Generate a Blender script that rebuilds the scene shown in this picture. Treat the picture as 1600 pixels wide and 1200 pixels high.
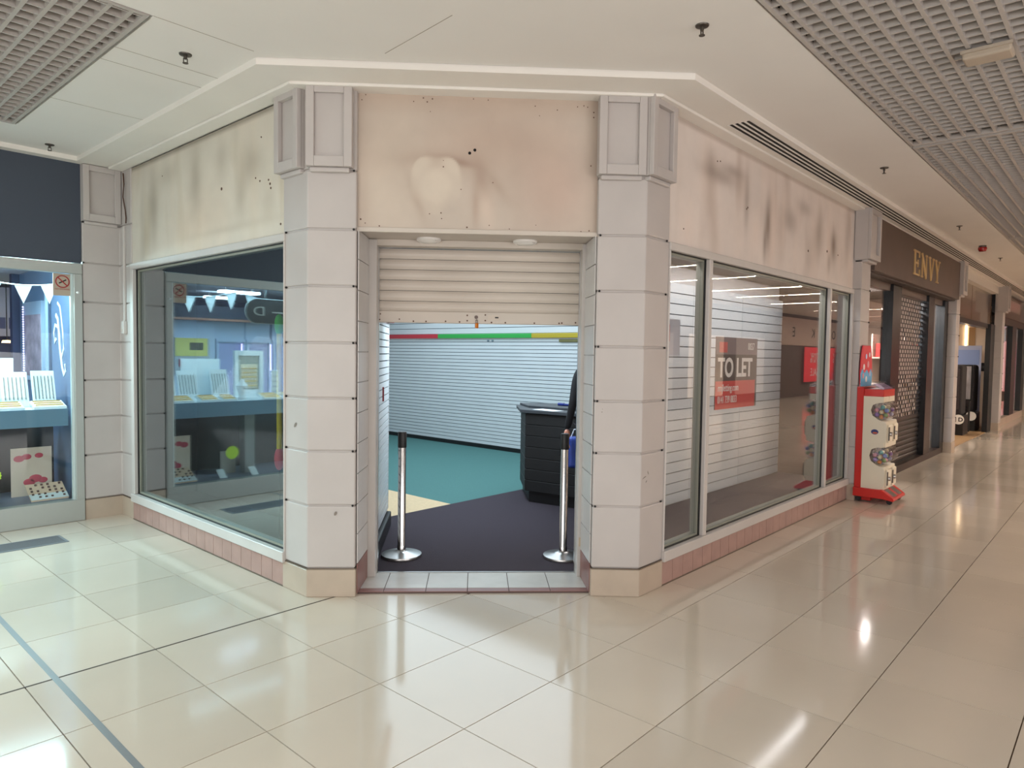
import bpy, bmesh, math, random
import numpy as np
from mathutils import Matrix, Vector
random.seed(4)
S2 = math.sqrt(2)
scene = bpy.context.scene
COL = scene.collection
for o in list(bpy.data.objects):
    bpy.data.objects.remove(o)

# ------------------------------------------------------------------ camera
F_PX = 1083.673
yaw, pitch, roll = math.radians(41.98254), math.radians(-2.54551), math.radians(0.82472)
fwd = Vector((math.cos(yaw)*math.cos(pitch), math.sin(yaw)*math.cos(pitch), math.sin(pitch)))
rgt = Vector((math.sin(yaw), -math.cos(yaw), 0))
upv = rgt.cross(fwd)
r2 = math.cos(roll)*rgt + math.sin(roll)*upv
u2 = math.cos(roll)*upv - math.sin(roll)*rgt
cd = bpy.data.cameras.new('camera')
cd.sensor_width = 36
cd.lens = F_PX/1600*36
cd.clip_start = .05
cam = bpy.data.objects.new('camera', cd)
mw = Matrix.Identity(4)
for i in range(3):
    mw[i][0], mw[i][1], mw[i][2] = r2[i], u2[i], -fwd[i]
mw[2][3] = 1.62
cam.matrix_world = mw
COL.objects.link(cam)
scene.camera = cam

# ------------------------------------------------------------------ world, exposure, big lights
w = bpy.data.worlds.new('world')
scene.world = w
w.use_nodes = True
w.node_tree.nodes['Background'].inputs[0].default_value = (1.0, .97, .95, 1)
w.node_tree.nodes['Background'].inputs[1].default_value = .75
vs = scene.view_settings
vs.view_transform = 'Standard'
vs.look = 'None'
vs.exposure = 0.13
vs.gamma = 1
vs.use_curve_mapping = False
scene.cycles.use_denoising = True
scene.cycles.max_bounces = 10
scene.cycles.transparent_max_bounces = 16
scene.cycles.caustics_reflective = False
scene.cycles.caustics_refractive = False
scene.cycles.sample_clamp_indirect = 4

def area(name, loc, size, power, color, aim=(0, 0, -1), size_y=None):
    l = bpy.data.lights.new(name, 'AREA')
    l.energy = power
    l.color = color
    l.size = size
    if size_y:
        l.shape = 'RECTANGLE'
        l.size_y = size_y
    o = bpy.data.objects.new(name, l)
    o.location = loc
    o.rotation_euler = Vector(aim).to_track_quat('-Z', 'Y').to_euler()
    COL.objects.link(o)
    return o

WARM = (1, .985, .975)
area('mall_fill_light', (-.6, -.6, 3.28), 2.2, 24, WARM)  # added overhead light for general brightness, no fitting modelled
# added fill lights behind the photographer, tilted up to brighten ceiling and facades
area('junction_fill_light', (-4.6, -.5, 1.2), 5.4, 178, WARM, aim=(1, .35, 1.05), size_y=2.2)
area('junction_fill_light', (1.9, -5.0, 1.2), 5.4, 178, (1, .98, .965), aim=(.05, 1, 1.05), size_y=2.2)
area('mall_fill_light', (-1.8, 5.2, 3.28), 1.4, 185, (.78, .99, 1))  # added cool light to tint and lift the left corridor
area('shop_interior_light', (6.2, 7.2, 2.86), 3.4, 155, (.74, .89, 1), size_y=5.8)
area('shop_interior_light', (4.35, 4.35, 2.80), .5, 110, (.74, .90, 1), aim=(1, 1.15, -.5), size_y=1.6)  # added light above the shutter, aimed inward to brighten the slat walls
area('shop_interior_light', (5.4, 4.2, 2.86), 1.3, 5, (.88, .95, 1))
area('display_window_light', (6.4, 2.60, 2.43), 3.8, 22, (1, .97, .97), aim=(0, .45, -1), size_y=.08)

# ------------------------------------------------------------------ materials
def lin(c):
    c = c/255
    return c/12.92 if c <= .04045 else ((c+.055)/1.055)**2.4
def rgb(r, g, b):
    return (lin(r), lin(g), lin(b), 1)
MATS = {}
def mat(name, c, rough=.5, metal=0., var=0., scale=6., bump=0., bscale=60., spec=.5, emit=0., stretch=(1, 1, 1), coat=0.):
    if name in MATS:
        return MATS[name]
    m = bpy.data.materials.new(name)
    m.use_nodes = True
    nt = m.node_tree
    p = nt.nodes['Principled BSDF']
    col = rgb(*c)
    p.inputs['Base Color'].default_value = col
    p.inputs['Roughness'].default_value = rough
    p.inputs['Metallic'].default_value = metal
    p.inputs['Specular IOR Level'].default_value = spec
    p.inputs['Coat Weight'].default_value = coat
    if emit:
        p.inputs['Emission Color'].default_value = col
        p.inputs['Emission Strength'].default_value = emit
    if var or bump:
        tc = nt.nodes.new('ShaderNodeTexCoord')
        mp = nt.nodes.new('ShaderNodeMapping')
        mp.inputs['Scale'].default_value = stretch
        nt.links.new(tc.outputs['Object'], mp.inputs[0])
    if var:
        n = nt.nodes.new('ShaderNodeTexNoise')
        n.inputs['Scale'].default_value = scale
        n.inputs['Detail'].default_value = 5
        nt.links.new(mp.outputs[0], n.inputs['Vector'])
        mr = nt.nodes.new('ShaderNodeMapRange')
        mr.inputs[1].default_value = .3
        mr.inputs[2].default_value = .7
        mr.inputs[3].default_value = 1-var
        mr.inputs[4].default_value = 1+var*.6
        nt.links.new(n.outputs['Fac'], mr.inputs[0])
        mx = nt.nodes.new('ShaderNodeMix')
        mx.data_type = 'RGBA'
        mx.blend_type = 'MULTIPLY'
        mx.inputs[0].default_value = 1
        mx.inputs[6].default_value = col
        nt.links.new(mr.outputs[0], mx.inputs[7])
        nt.links.new(mx.outputs[2], p.inputs['Base Color'])
    if bump:
        n2 = nt.nodes.new('ShaderNodeTexNoise')
        n2.inputs['Scale'].default_value = bscale
        nt.links.new(mp.outputs[0], n2.inputs['Vector'])
        b = nt.nodes.new('ShaderNodeBump')
        b.inputs['Strength'].default_value = bump
        b.inputs['Distance'].default_value = .01
        nt.links.new(n2.outputs['Fac'], b.inputs['Height'])
        nt.links.new(b.outputs[0], p.inputs['Normal'])
    MATS[name] = m
    return m

def glass_mat(name, ior=1.6, tint=(.93, .97, .95), rough=0., refl=(1, 1, 1)):
    m = bpy.data.materials.new(name)
    m.use_nodes = True
    nt = m.node_tree
    nt.nodes.remove(nt.nodes['Principled BSDF'])
    out = nt.nodes['Material Output']
    fr = nt.nodes.new('ShaderNodeFresnel')
    fr.inputs[0].default_value = ior
    tr = nt.nodes.new('ShaderNodeBsdfTransparent')
    tr.inputs[0].default_value = (*tint, 1)
    gl = nt.nodes.new('ShaderNodeBsdfGlossy')
    gl.inputs['Roughness'].default_value = rough
    gl.inputs['Color'].default_value = (*refl, 1)
    mx = nt.nodes.new('ShaderNodeMixShader')
    # the panes are slabs seen without refraction: feed the inverse index on the back face
    ge = nt.nodes.new('ShaderNodeNewGeometry')
    mi = nt.nodes.new('ShaderNodeMapRange')
    mi.inputs[3].default_value = ior
    mi.inputs[4].default_value = 1/ior
    nt.links.new(ge.outputs['Backfacing'], mi.inputs[0])
    nt.links.new(mi.outputs[0], fr.inputs[0])
    nt.links.new(fr.outputs[0], mx.inputs[0])
    nt.links.new(tr.outputs[0], mx.inputs[1])
    nt.links.new(gl.outputs[0], mx.inputs[2])
    nt.links.new(mx.outputs[0], out.inputs[0])
    MATS[name] = m
    return m

def tile_mat(name, c, px, py, ox, oy, rough=.1, var=.06, dark=.0):
    """tile colour varies per grid cell"""
    m = mat(name, c, rough, spec=.5)
    nt = m.node_tree
    p = nt.nodes['Principled BSDF']
    g = nt.nodes.new('ShaderNodeNewGeometry')
    mp = nt.nodes.new('ShaderNodeMapping')
    mp.inputs['Location'].default_value = (-ox/px, -oy/py, 0)
    mp.inputs['Scale'].default_value = (1/px, 1/py, 0)
    nt.links.new(g.outputs['Position'], mp.inputs[0])
    fl = nt.nodes.new('ShaderNodeVectorMath')
    fl.operation = 'FLOOR'
    nt.links.new(mp.outputs[0], fl.inputs[0])
    wn = nt.nodes.new('ShaderNodeTexWhiteNoise')
    nt.links.new(fl.outputs[0], wn.inputs['Vector'])
    nz = nt.nodes.new('ShaderNodeTexNoise')
    nz.inputs['Scale'].default_value = 1.3
    nz.inputs['Detail'].default_value = 6
    nt.links.new(g.outputs['Position'], nz.inputs['Vector'])
    pw = nt.nodes.new('ShaderNodeMath')
    pw.operation = 'POWER'
    pw.inputs[1].default_value = 3.
    nt.links.new(wn.outputs['Value'], pw.inputs[0])
    mr = nt.nodes.new('ShaderNodeMapRange')
    mr.inputs[3].default_value = 1+var*.5
    mr.inputs[4].default_value = 1-var*1.6
    nt.links.new(pw.outputs[0], mr.inputs[0])
    mr2 = nt.nodes.new('ShaderNodeMapRange')
    mr2.inputs[3].default_value = .9
    mr2.inputs[4].default_value = 1.08
    nt.links.new(nz.outputs['Fac'], mr2.inputs[0])
    ml = nt.nodes.new('ShaderNodeMath')
    ml.operation = 'MULTIPLY'
    nt.links.new(mr.outputs[0], ml.inputs[0])
    nt.links.new(mr2.outputs[0], ml.inputs[1])
    mx = nt.nodes.new('ShaderNodeMix')
    mx.data_type = 'RGBA'
    mx.blend_type = 'MULTIPLY'
    mx.inputs[0].default_value = 1
    mx.inputs[6].default_value = rgb(*c)
    nt.links.new(ml.outputs[0], mx.inputs[7])
    nt.links.new(mx.outputs[2], p.inputs['Base Color'])
    rr = nt.nodes.new('ShaderNodeMapRange')
    rr.inputs[3].default_value = rough*.7
    rr.inputs[4].default_value = rough*1.5
    nt.links.new(nz.outputs['Fac'], rr.inputs[0])
    nt.links.new(rr.outputs[0], p.inputs['Roughness'])
    return m

W_PILLAR = mat('pillar_white', (184, 177, 174), .45, var=.05, scale=3)
W_FRAME = mat('frame_white', (194, 188, 184), .4, var=.04, scale=4)
W_SHUT = mat('shutter_cream', (196, 186, 176), .42, var=.07, scale=2, stretch=(1, 1, 3))
BEIGE = mat('base_tan', (180, 164, 148), .4, var=.08, scale=5)
ROSE = mat('rose_tile', (166, 134, 126), .35, var=.12, scale=7)
ROSE_D = mat('dark_rose_tile', (140, 100, 94), .35, var=.12, scale=7)
WTILE = mat('white_tile', (205, 203, 198), .25, var=.06, scale=7)
GROUT = mat('grout', (120, 98, 78), .9)
GROUT_G = mat('grey_grout', (92, 76, 72), .9)
CEIL = mat('ceiling_paint', (226, 222, 218), .8, var=.025, scale=1.5)
SOFF = mat('soffit_paint', (228, 223, 217), .7, var=.03, scale=2)
GRIL = mat('grille_grey', (178, 171, 166), .6)
PLEN = mat('plenum_dark', (30, 27, 25), .9)
PLEN2 = mat('plenum_brown', (78, 66, 58), .9)
BLACK = mat('black', (18, 17, 18), .45)
BLK_G = mat('black_gloss', (22, 20, 22), .25)
DARKW = mat('dark_lining', (7, 7, 9), .8)
SLAT = mat('slat_white', (206, 211, 214), .38, var=.02, scale=3)
SLATD = mat('slat_groove', (58, 66, 72), .8)
CARPET = mat('purple_carpet', (60, 51, 61), .95, var=.12, scale=160, bump=.6, bscale=500)
TEAL = mat('teal_carpet', (68, 114, 112), .9, var=.12, scale=60, stretch=(1, 3, 1))
SAND = mat('beige_vinyl', (206, 180, 142), .7, var=.08, scale=40)
CHROME = mat('chrome', (215, 213, 212), .13, metal=1.)
STEEL = mat('brushed_steel', (188, 186, 184), .28, metal=1., var=.08, scale=8)
ALU = mat('aluminium_frame', (168, 172, 168), .4, metal=.35)
ALU_D = mat('grey_green_frame', (140, 140, 128), .45)
RED = mat('red_plastic', (196, 38, 32), .3)
REDT = mat('red_trim', (190, 50, 62), .4)
GREENT = mat('green_trim', (48, 160, 72), .4)
YELT = mat('yellow_trim', (176, 156, 46), .4)
CREAM = mat('cream_plastic', (226, 216, 196), .35)
GLASS = glass_mat('window_glass', 1.62, (.965, .97, .97))
GLASS_L = glass_mat('window_glass_dark_side', 2.9, (.90, .95, .94), refl=(.86, .93, 1))
GLASS_J = glass_mat('jeweller_glass', 1.33, (.95, .985, .985))
CLEAR = glass_mat('clear_plastic', 1.45, (.95, .95, .97), .05)

# ------------------------------------------------------------------ mesh helpers
def idt(a, b, c):
    return (a, b, c)
class MB:
    def __init__(s, T=idt):
        s.v, s.f, s.T = [], [], T
    def add(s, vs, fs):
        n = len(s.v)
        s.v += [tuple(s.T(*p)) for p in vs]
        s.f += [tuple(i+n for i in f) for f in fs]
        return s
    def box(s, x0, x1, y0, y1, z0, z1):
        return s.add([(x0, y0, z0), (x1, y0, z0), (x1, y1, z0), (x0, y1, z0), (x0, y0, z1), (x1, y0, z1), (x1, y1, z1), (x0, y1, z1)],
                     [(0, 3, 2, 1), (4, 5, 6, 7), (0, 1, 5, 4), (1, 2, 6, 5), (2, 3, 7, 6), (3, 0, 4, 7)])
    def prism(s, poly, z0, z1, f=None):
        n = len(poly)
        f = f or (lambda a, b, c: (a, b, c))
        vs = [f(a, b, z0) for a, b in poly]+[f(a, b, z1) for a, b in poly]
        return s.add(vs, [tuple(range(n-1, -1, -1)), tuple(range(n, 2*n))]+[(i, (i+1) % n, n+(i+1) % n, n+i) for i in range(n)])
    def lathe(s, prof, n=24, c=(0, 0, 0), f=None):
        f = f or (lambda a, b, h: (c[0]+a, c[1]+b, c[2]+h))
        vs, fs = [], []
        k = len(prof)
        for i in range(n):
            t = 2*math.pi*i/n
            for r, h in prof:
                vs.append(f(r*math.cos(t), r*math.sin(t), h))
        for i in range(n):
            j = (i+1) % n
            for q in range(k-1):
                fs.append((i*k+q, j*k+q, j*k+q+1, i*k+q+1))
        fs.append(tuple(i*k for i in range(n-1, -1, -1)))
        fs.append(tuple(i*k+k-1 for i in range(n)))
        return s.add(vs, fs)
    def tube(s, pts, r, n=8):
        P = [Vector(p) for p in pts]
        rs = r if isinstance(r, (list, tuple)) else [r]*len(P)
        vs, fs = [], []
        for i, p in enumerate(P):
            t = (P[min(i+1, len(P)-1)]-P[max(i-1, 0)]).normalized()
            a = t.cross(Vector((0, 0, 1)))
            if a.length < .05:
                a = t.cross(Vector((1, 0, 0)))
            a.normalize()
            b = t.cross(a)
            for k in range(n):
                q = 2*math.pi*k/n
                vs.append(tuple(p+rs[i]*(math.cos(q)*a+math.sin(q)*b)))
        for i in range(len(P)-1):
            for k in range(n):
                m = (k+1) % n
                fs.append((i*n+k, i*n+m, (i+1)*n+m, (i+1)*n+k))
        fs.append(tuple(range(n-1, -1, -1)))
        fs.append(tuple((len(P)-1)*n+k for k in range(n)))
        return s.add(vs, fs)
    def ball(s, c, r, n=12, m=8, sc=(1, 1, 1)):
        prof = [(max(r*math.sin(math.pi*i/m), 1e-4), -r*math.cos(math.pi*i/m)) for i in range(m+1)]
        return s.lathe(prof, n, f=lambda a, b, h: (c[0]+a*sc[0], c[1]+b*sc[1], c[2]+h*sc[2]))
    def mesh(s, name, mats, smooth=False):
        me = bpy.data.meshes.new(name)
        me.from_pydata(s.v, [], s.f)
        bm = bmesh.new()
        bm.from_mesh(me)
        bmesh.ops.recalc_face_normals(bm, faces=bm.faces)
        if smooth:
            for f in bm.faces:
                f.smooth = len(f.verts) <= 4
            for e in bm.edges:
                if len(e.link_faces) == 2 and e.calc_face_angle(0) > .7:
                    e.smooth = False
        bm.to_mesh(me)
        bm.free()
        me.materials.append(mats)
        return me
    def build(s, name, m, parent=None, smooth=False, bevel=0, seg=1, **tags):
        return put(name, s.mesh(name, m, smooth), parent, bevel=bevel, seg=seg, **tags)

def put(name, data, parent=None, loc=(0, 0, 0), rotz=0, bevel=0, seg=1, **tags):
    o = bpy.data.objects.new(name, data)
    COL.objects.link(o)
    o.location = loc
    o.rotation_euler = (0, 0, rotz)
    if parent:
        o.parent = parent
    if bevel:
        b = o.modifiers.new('bevel', 'BEVEL')
        b.width = bevel
        b.segments = seg
        b.limit_method = 'ANGLE'
        b.angle_limit = .6
    for k, v in tags.items():
        o[k] = v
    return o
def thing(name, label, cat, loc=(0, 0, 0), rotz=0, group=None, kind=None):
    o = put(name, None, None, loc, rotz, label=label, category=cat)
    o.empty_display_size = .1
    if group:
        o['group'] = group
    if kind:
        o['kind'] = kind
    return o
def struct(name, label, loc=(0, 0, 0)):
    return put(name, None, None, loc, label=label, category=name.split('_')[0], kind='structure')

# frames: (s along the face, d outwards depth into wall, z)
def T_ch(u, d, z):          # chamfer: d = x+y of the plane
    return ((d+S2*u)/2, (d-S2*u)/2, z)
WL, WR, YJ = 2.45, 2.42, 7.28    # shop front planes: x = WL left, y = WR right, y = YJ jewellery
def T_l(s, d, z):           # left facade: s = world y, d inwards
    return (WL+d, s, z)
def T_r(s, d, z):
    return (s, WR+d, z)
def text(name, body, size, m, parent, loc, rot, align='LEFT', ext=.001, sx=1., bold=0., **tags):
    c = bpy.data.curves.new(name, 'FONT')
    c.body = body
    c.size = size
    c.align_x = align
    c.extrude = ext
    c.offset = bold
    c.resolution_u = 4
    c.materials.append(m)
    o = bpy.data.objects.new(name, c)
    COL.objects.link(o)
    o.location = loc
    o.rotation_euler = rot
    o.scale = (sx, 1, 1)
    o.parent = parent
    bpy.context.view_layer.update()
    me = bpy.data.meshes.new_from_object(o.evaluated_get(bpy.context.evaluated_depsgraph_get()))
    bpy.data.objects.remove(o)
    bpy.data.curves.remove(c)
    o = put(name, me, parent, loc, **tags)
    o.rotation_euler = rot
    o.scale = (sx, 1, 1)
    return o
RX = math.pi/2
# projection, only used to decide which pieces are near enough to be separate objects
MW = cam.matrix_world.inverted()
def pix(x, y, z):
    q = MW @ Vector((x, y, z))
    if q.z > -.05:
        return None
    return (800+F_PX*q.x/-q.z, 600-F_PX*q.y/-q.z, -q.z)

# ================================================================== FLOOR
floor = MB().box(-7, 46, -6.2, 20, -.06, -.012).build('floor', GROUT, label='polished cream stone tile floor of the mall', category='floor', kind='structure')
PT = .591
FT = tile_mat('floor_tile_stone', (198, 185, 170), PT, PT, 1.455, 2.09, rough=.085, var=.06)
tile_me = MB().box(.0025, PT-.0025, .0025, PT-.0025, -.012, 0).mesh('tile', FT)
cells = []
for i in range(-14, 54):
    for j in range(-14, 12):
        x, y = 1.455+PT*i, 2.09+PT*j
        cx, cy = x+PT/2, y+PT/2
        if cx > 44 or cy < -6 or cx < -6.5:
            continue
        if cx > WL+.3 and cy > WR+.3 and cx+cy > 6.5+.5 and not (13.9 < cx < 30 and cy < 3.2):
            continue
        if cy > 7.6 and cx < 40:
            continue
        p = pix(cx, cy, 0)
        vis = p is not None and -250 < p[0] < 1850 and p[1] < 1500
        cells.append((0 if vis else 1, p[2] if p else 99, x, y))
cells.sort()
far = MB()
for n, (v, d, x, y) in enumerate(cells):
    if v == 0 and n < 300:
        put('tile', tile_me, floor, (x, y, 0))
    else:
        far.box(x+.0025, x+PT-.0025, y+.0025, y+PT-.0025, -.012, 0)
far.build('tile_field', FT, floor, kind='stuff')
STRIP = mat('expansion_strip_grey', (112, 112, 114), .4)
MB().box(.976, 1.004, -6, 7.3, -.01, .0012).build('expansion_strip', STRIP, floor, label='grey metal expansion strip')
DK = mat('dark_joint', (58, 46, 36), .8)
MB().box(-6, 2.66, 3.857, 3.869, -.01, .0008).build('movement_joint', DK, floor, label='dark movement joint')
gr = thing('floor_grate', 'dark rectangular metal grate set in the floor before the jewellery window', 'grate', (1.0, 6.68, 0))
GRM = mat('grate_metal', (116, 118, 122), .5)
fm = MB()
fm.box(-.8, .79, -.14, -.12, 0, .004).box(-.8, .79, .12, .14, 0, .004).box(.77, .79, -.12, .12, 0, .004).box(-.8, -.78, -.12, .12, 0, .004)
fm.build('frame', GRM, gr)
bar = MB().box(-.78, .77, -.004, .004, 0, .003).mesh('bar', GRM)
for k in range(14):
    put('bar', bar, gr, (0, -.11+k*.0169, 0))
MB().box(-.78, .77, -.12, .12, 0, .0008).build('pit', mat('pit', (70, 72, 78), .8), gr)

# ================================================================== CEILING
ZC, ZS = 3.34, 3.30
ceil = MB()
def csl(x0, x1, y0, y1, z0=ZC, z1=ZC+.03):
    ceil.box(x0, x1, y0, y1, z0, z1)
# plasterboard ring between the louvre fields and the soffit
csl(1.47, 46, 1.44, 2.07)             # right strip
csl(1.47, 2.07, 2.07, 7.19)           # left strip
csl(-6, 1.47, 6.55, 7.19)
ceil.prism([(2.07, 2.07), (3.92, 2.07), (2.07, 3.92)], ZC, ZC+.03)
csl(1.47, 2.9, -6, 1.44)
csl(-7, 1.47, -6, 3.86)
csl(2.9, 46, -6, -1.02)
csl(-7, -1.6, 3.86, 6.55)
ceil = ceil.build('ceiling', CEIL, label='cream plasterboard mall ceiling around the louvre fields', category='ceiling', kind='structure')
MB().box(-7, 46, -6, 7.3, 3.43, 3.46).build('plenum', PLEN, ceil)
JN = mat('ceiling_joint', (160, 150, 140), .9)
for (x0, y0, x1, y1) in [(1.47, 4.42, 2.07, 4.42), (1.47, 4.66, 2.07, 4.66), (1.47, 5.65, 2.07, 5.65), (1.47, 3.86, 2.02, 3.86), (2.47, 2.67, 2.53, 3.3), (1.47, 3.9, 1.47, 6.5), (1.47, 1.44, 14, 1.44)]:
    a, b = Vector((x0, y0, 0)), Vector((x1, y1, 0))
    t = (b-a).normalized()*1
    nrm = Vector((-t.y, t.x, 0))*.0018
    MB().add([tuple(a+nrm+Vector((0, 0, ZC-.0015))), tuple(b+nrm+Vector((0, 0, ZC-.0015))), tuple(b-nrm+Vector((0, 0, ZC-.0015))), tuple(a-nrm+Vector((0, 0, ZC-.0015))),
              tuple(a+nrm+Vector((0, 0, ZC))), tuple(b+nrm+Vector((0, 0, ZC))), tuple(b-nrm+Vector((0, 0, ZC))), tuple(a-nrm+Vector((0, 0, ZC)))],
             [(0, 1, 2, 3), (4, 7, 6, 5), (0, 4, 5, 1), (1, 5, 6, 2), (2, 6, 7, 3), (3, 7, 4, 0)]).build('seam', JN, ceil)
# soffit band that follows the shop fronts, 4 cm below the ceiling
soff = put('trim_1', None, None, label='cream soffit band running above the shop fronts', category='trim', kind='structure')
def soffit_runs(a, b, z0, z1, nm, bev):
    # a = front edge offset, b = back edge, runs: left, chamfer, right and the jewellery return
    c0, c1 = (3.93, 2.07) if nm == 'soffit_board' else (4.0, 2.325)
    e0, e1 = (3.98, 2.60) if nm == 'soffit_board' else (4.08, 2.45)
    for poly in ([(a, 7.19), (a, c0), (b, e0), (b, 7.19)], [(a, c0), (c0, a), (e0, b), (b, e0)], [(c0, a), (44, a), (44, b), (e0, b)]):
        MB().prism(poly, z0, z1).build(nm, SOFF, soff, bevel=bev)
soffit_runs(2.07, 2.60, ZS, ZS+.075, 'soffit_board', 0)
soffit_runs(2.325, 2.45, ZS-.020, ZS, 'bead', .004)
MB().box(-6, 2.60, 7.19, 7.6, ZS, ZS+.075).build('soffit_board', SOFF, soff)
# slot diffusers in the soffit, four parallel dark slots
slot = thing('slot_diffuser', 'long four-slot air diffuser in the soffit above the right shop fronts', 'air vent', (4.85, 2.2, ZS))
for k in range(4):
    MB().box(0, 34, -.075+k*.042, -.057+k*.042, -.003, 0).build('slot', PLEN, slot)
    MB().box(0, 34, -.053+k*.042, -.041+k*.042, -.006, 0).build('slat', SOFF, slot)

# louvre fields: 10 cm x 5 cm cells
def louvre(label, x0, x1, y0, y1, long_x, single=True, gap=.0):
    g = thing('louvre_ceiling', label, 'louvre panel', (x0, y0, ZC))
    L, Wd = x1-x0, y1-y0
    fr = MB().box(0, L, 0, .022, -.004, .03).box(0, L, Wd-.022, Wd, -.004, .03).box(0, .022, .022, Wd-.022, -.004, .03).box(L-.022, L, .022, Wd-.022, -.004, .03)
    fr.build('frame', GRIL, g)
    nA = int(((Wd if long_x else L)-.1)/.0985)
    nB = int(((L if long_x else Wd)-.06)/.0985)
    H = .075
    if long_x:
        A = MB().box(.022, L-.022, -.0105, .0105, 0, H)
        B = MB().box(-.006, .006, .022, Wd-.022, .001, H)
        pa = [(0, Wd-.075-k*.0985, 0) for k in range(nA)]
        pb = [(.05+k*.0985, 0, 0) for k in range(nB)]
    else:
        A = MB().box(-.0105, .0105, .022, Wd-.022, 0, H)
        B = MB().box(.022, L-.022, -.006, .006, .001, H)
        pa = [(L-.075-k*.0985, 0, 0) for k in range(nA)]
        pb = [(0, .05+k*.0985, 0) for k in range(nB)]
    if single:
        ma, mb_ = A.mesh('bar', GRIL), B.mesh('slat', GRIL)
        for q in pa:
            put('bar', ma, g, q)
        for q in pb:
            put('slat', mb_, g, q)
    else:
        m = MB()
        for M0, P in ((A, pa), (B, pb)):
            for q in P:
                m.add([(a+q[0], b+q[1], c+q[2]) for a, b, c in M0.v], M0.f)
        m.build('lattice', GRIL, g, kind='stuff')
    return g
louvre('grey louvre ceiling field at the upper left corner, above the jewellery corner', -1.6, 1.455, 3.87, 6.54, False)
louvre('nearest grey louvre ceiling field on the right, with the sensor box below it', 2.9, 6.38, -1.0, 1.43, True)
louvre('second grey louvre ceiling field on the right, beyond the cross joint', 6.44, 12.0, -1.0, 1.43, True)
louvre('third grey louvre ceiling field on the right, far along the corridor', 12.06, 19.5, -1.0, 1.43, True, single=False)
louvre('fourth grey louvre ceiling field on the right, furthest along the corridor', 19.56, 40, -1.0, 1.43, True, single=False)
# box sensor hanging under the near louvre
sb = thing('sensor_box', 'beige rectangular box hung beneath the right louvre ceiling', 'sensor', (4.66, .68, ZC))
SBM = mat('sensor_beige', (176, 162, 146), .7)
MB().box(-.07, .07, -.115, .115, -.055, -.012).build('body', SBM, sb, bevel=.012, seg=2)
MB().box(-.085, -.07, -.12, .12, -.025, -.008).build('flange', SBM, sb)
MB().box(-.03, .03, -.05, .05, -.012, .005).build('mount', SBM, sb)
# sprinklers
SPM = mat('sprinkler_metal', (92, 86, 80), .4, metal=.8)
def sprinkler(x, y, label):
    g = thing('sprinkler', label, 'sprinkler', (x, y, ZC), group='ceiling sprinklers')
    MB().lathe([(.036, 0), (.034, -.006), (.02, -.010), (.001, -.010)], 20).build('escutcheon', SPM, g, smooth=True)
    MB().lathe([(.010, -.008), (.010, -.026), (.006, -.030), (.001, -.03)], 12).build('stem', SPM, g, smooth=True)
    MB().box(-.013, -.009, -.003, .003, -.05, -.024).box(.009, .013, -.003, .003, -.05, -.024).build('yoke', SPM, g)
    MB().lathe([(.016, -.050), (.016, -.053), (.001, -.053)], 14).build('deflector', SPM, g)
for x, y, l in [(1.78, 4.21, 'metal sprinkler head on the left ceiling strip beside the louvre corner'),
                (1.80, 6.96, 'metal sprinkler head above the jewellery shop fascia'),
                (3.39, 1.754, 'metal sprinkler head on the ceiling right of the shop corner'),
                (6.94, 1.765, 'metal sprinkler head above the right-hand shop window'),
                (10.54, 1.77, 'small distant sprinkler head above the gold-lettered fascia'),
                (14.22, 1.78, 'small distant sprinkler head beyond the red ceiling beacon')]:
    sprinkler(x, y, l)
bc = thing('alarm_beacon', 'small red alarm beacon on the ceiling above the dark fascia', 'alarm', (12.56, 1.8, ZC))
MB().lathe([(.05, 0), (.05, -.025), (.001, -.025)], 16).build('base', SPM, bc)
MB().lathe([(.055, -.025), (.06, -.05), (.045, -.085), (.001, -.09)], 16).build('lens', mat('red_lens', (150, 24, 20), .25), bc, smooth=True)

# ================================================================== CORNER PILLARS
COURSE = [.19, .606, .964, 1.31, 1.671, 2.037, 2.401, 2.774]
MET = mat('base_strip_metal', (120, 108, 96), .35, metal=.6)
PLUG = mat('black_plug', (16, 14, 13), .6)
def inset(poly, d):
    # shrink the outer (visible) edges of a convex polygon towards its centre by about d
    cx = sum(p[0] for p in poly)/len(poly)
    cy = sum(p[1] for p in poly)/len(poly)
    out = []
    for x, y in poly:
        l = math.hypot(x-cx, y-cy)
        out.append((x-(x-cx)/l*d, y-(y-cy)/l*d))
    return out
def corner_pillar(label, poly, plugs):
    g = struct('pillar', label)
    MB().prism(inset(poly, .012), 0, 3.30).build('core', W_PILLAR, g)
    MB().prism(inset(poly, -.006), 0, COURSE[0]-.008).build('base_block', BEIGE, g, bevel=.004, label='tan tiled base')
    MB().prism(inset(poly, -.004), COURSE[0]-.008, COURSE[0]).build('base_strip', MET, g)
    zz = COURSE+[3.30]
    for a, b in zip(zz, zz[1:]):
        MB().prism(poly, a+.0045, b-.0045).build('block', W_PILLAR, g, bevel=.008, seg=2)
    for (x, y, nx, ny) in plugs:
        for z in COURSE[1:]:
            MB().ball((x+nx*.001, y+ny*.001, z), .0075, 8, 6).build('joint_plug', PLUG, g)
    return g
A0, A1, A2 = (WL, 4.285), (WL, 3.99), T_ch(-.778, 6.44, 0)[:2]
A3 = T_ch(-.757, 6.95, 0)[:2]
pl = [A0, A1, A2, A3, (2.95, 4.285)]
p1 = corner_pillar('white panelled corner pillar left of the half open shutter', pl, [(A2[0]-.012, A2[1]+.012, -.7, -.7), (WL, 4.25, -1, 0)])
B0, B1, B2 = (4.285, WR), (3.985, WR), T_ch(.790, 6.44, 0)[:2]
B3 = T_ch(.775, 6.95, 0)[:2]
pr_ = [B0, B1, B2, B3, (4.285, 2.9)]
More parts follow.
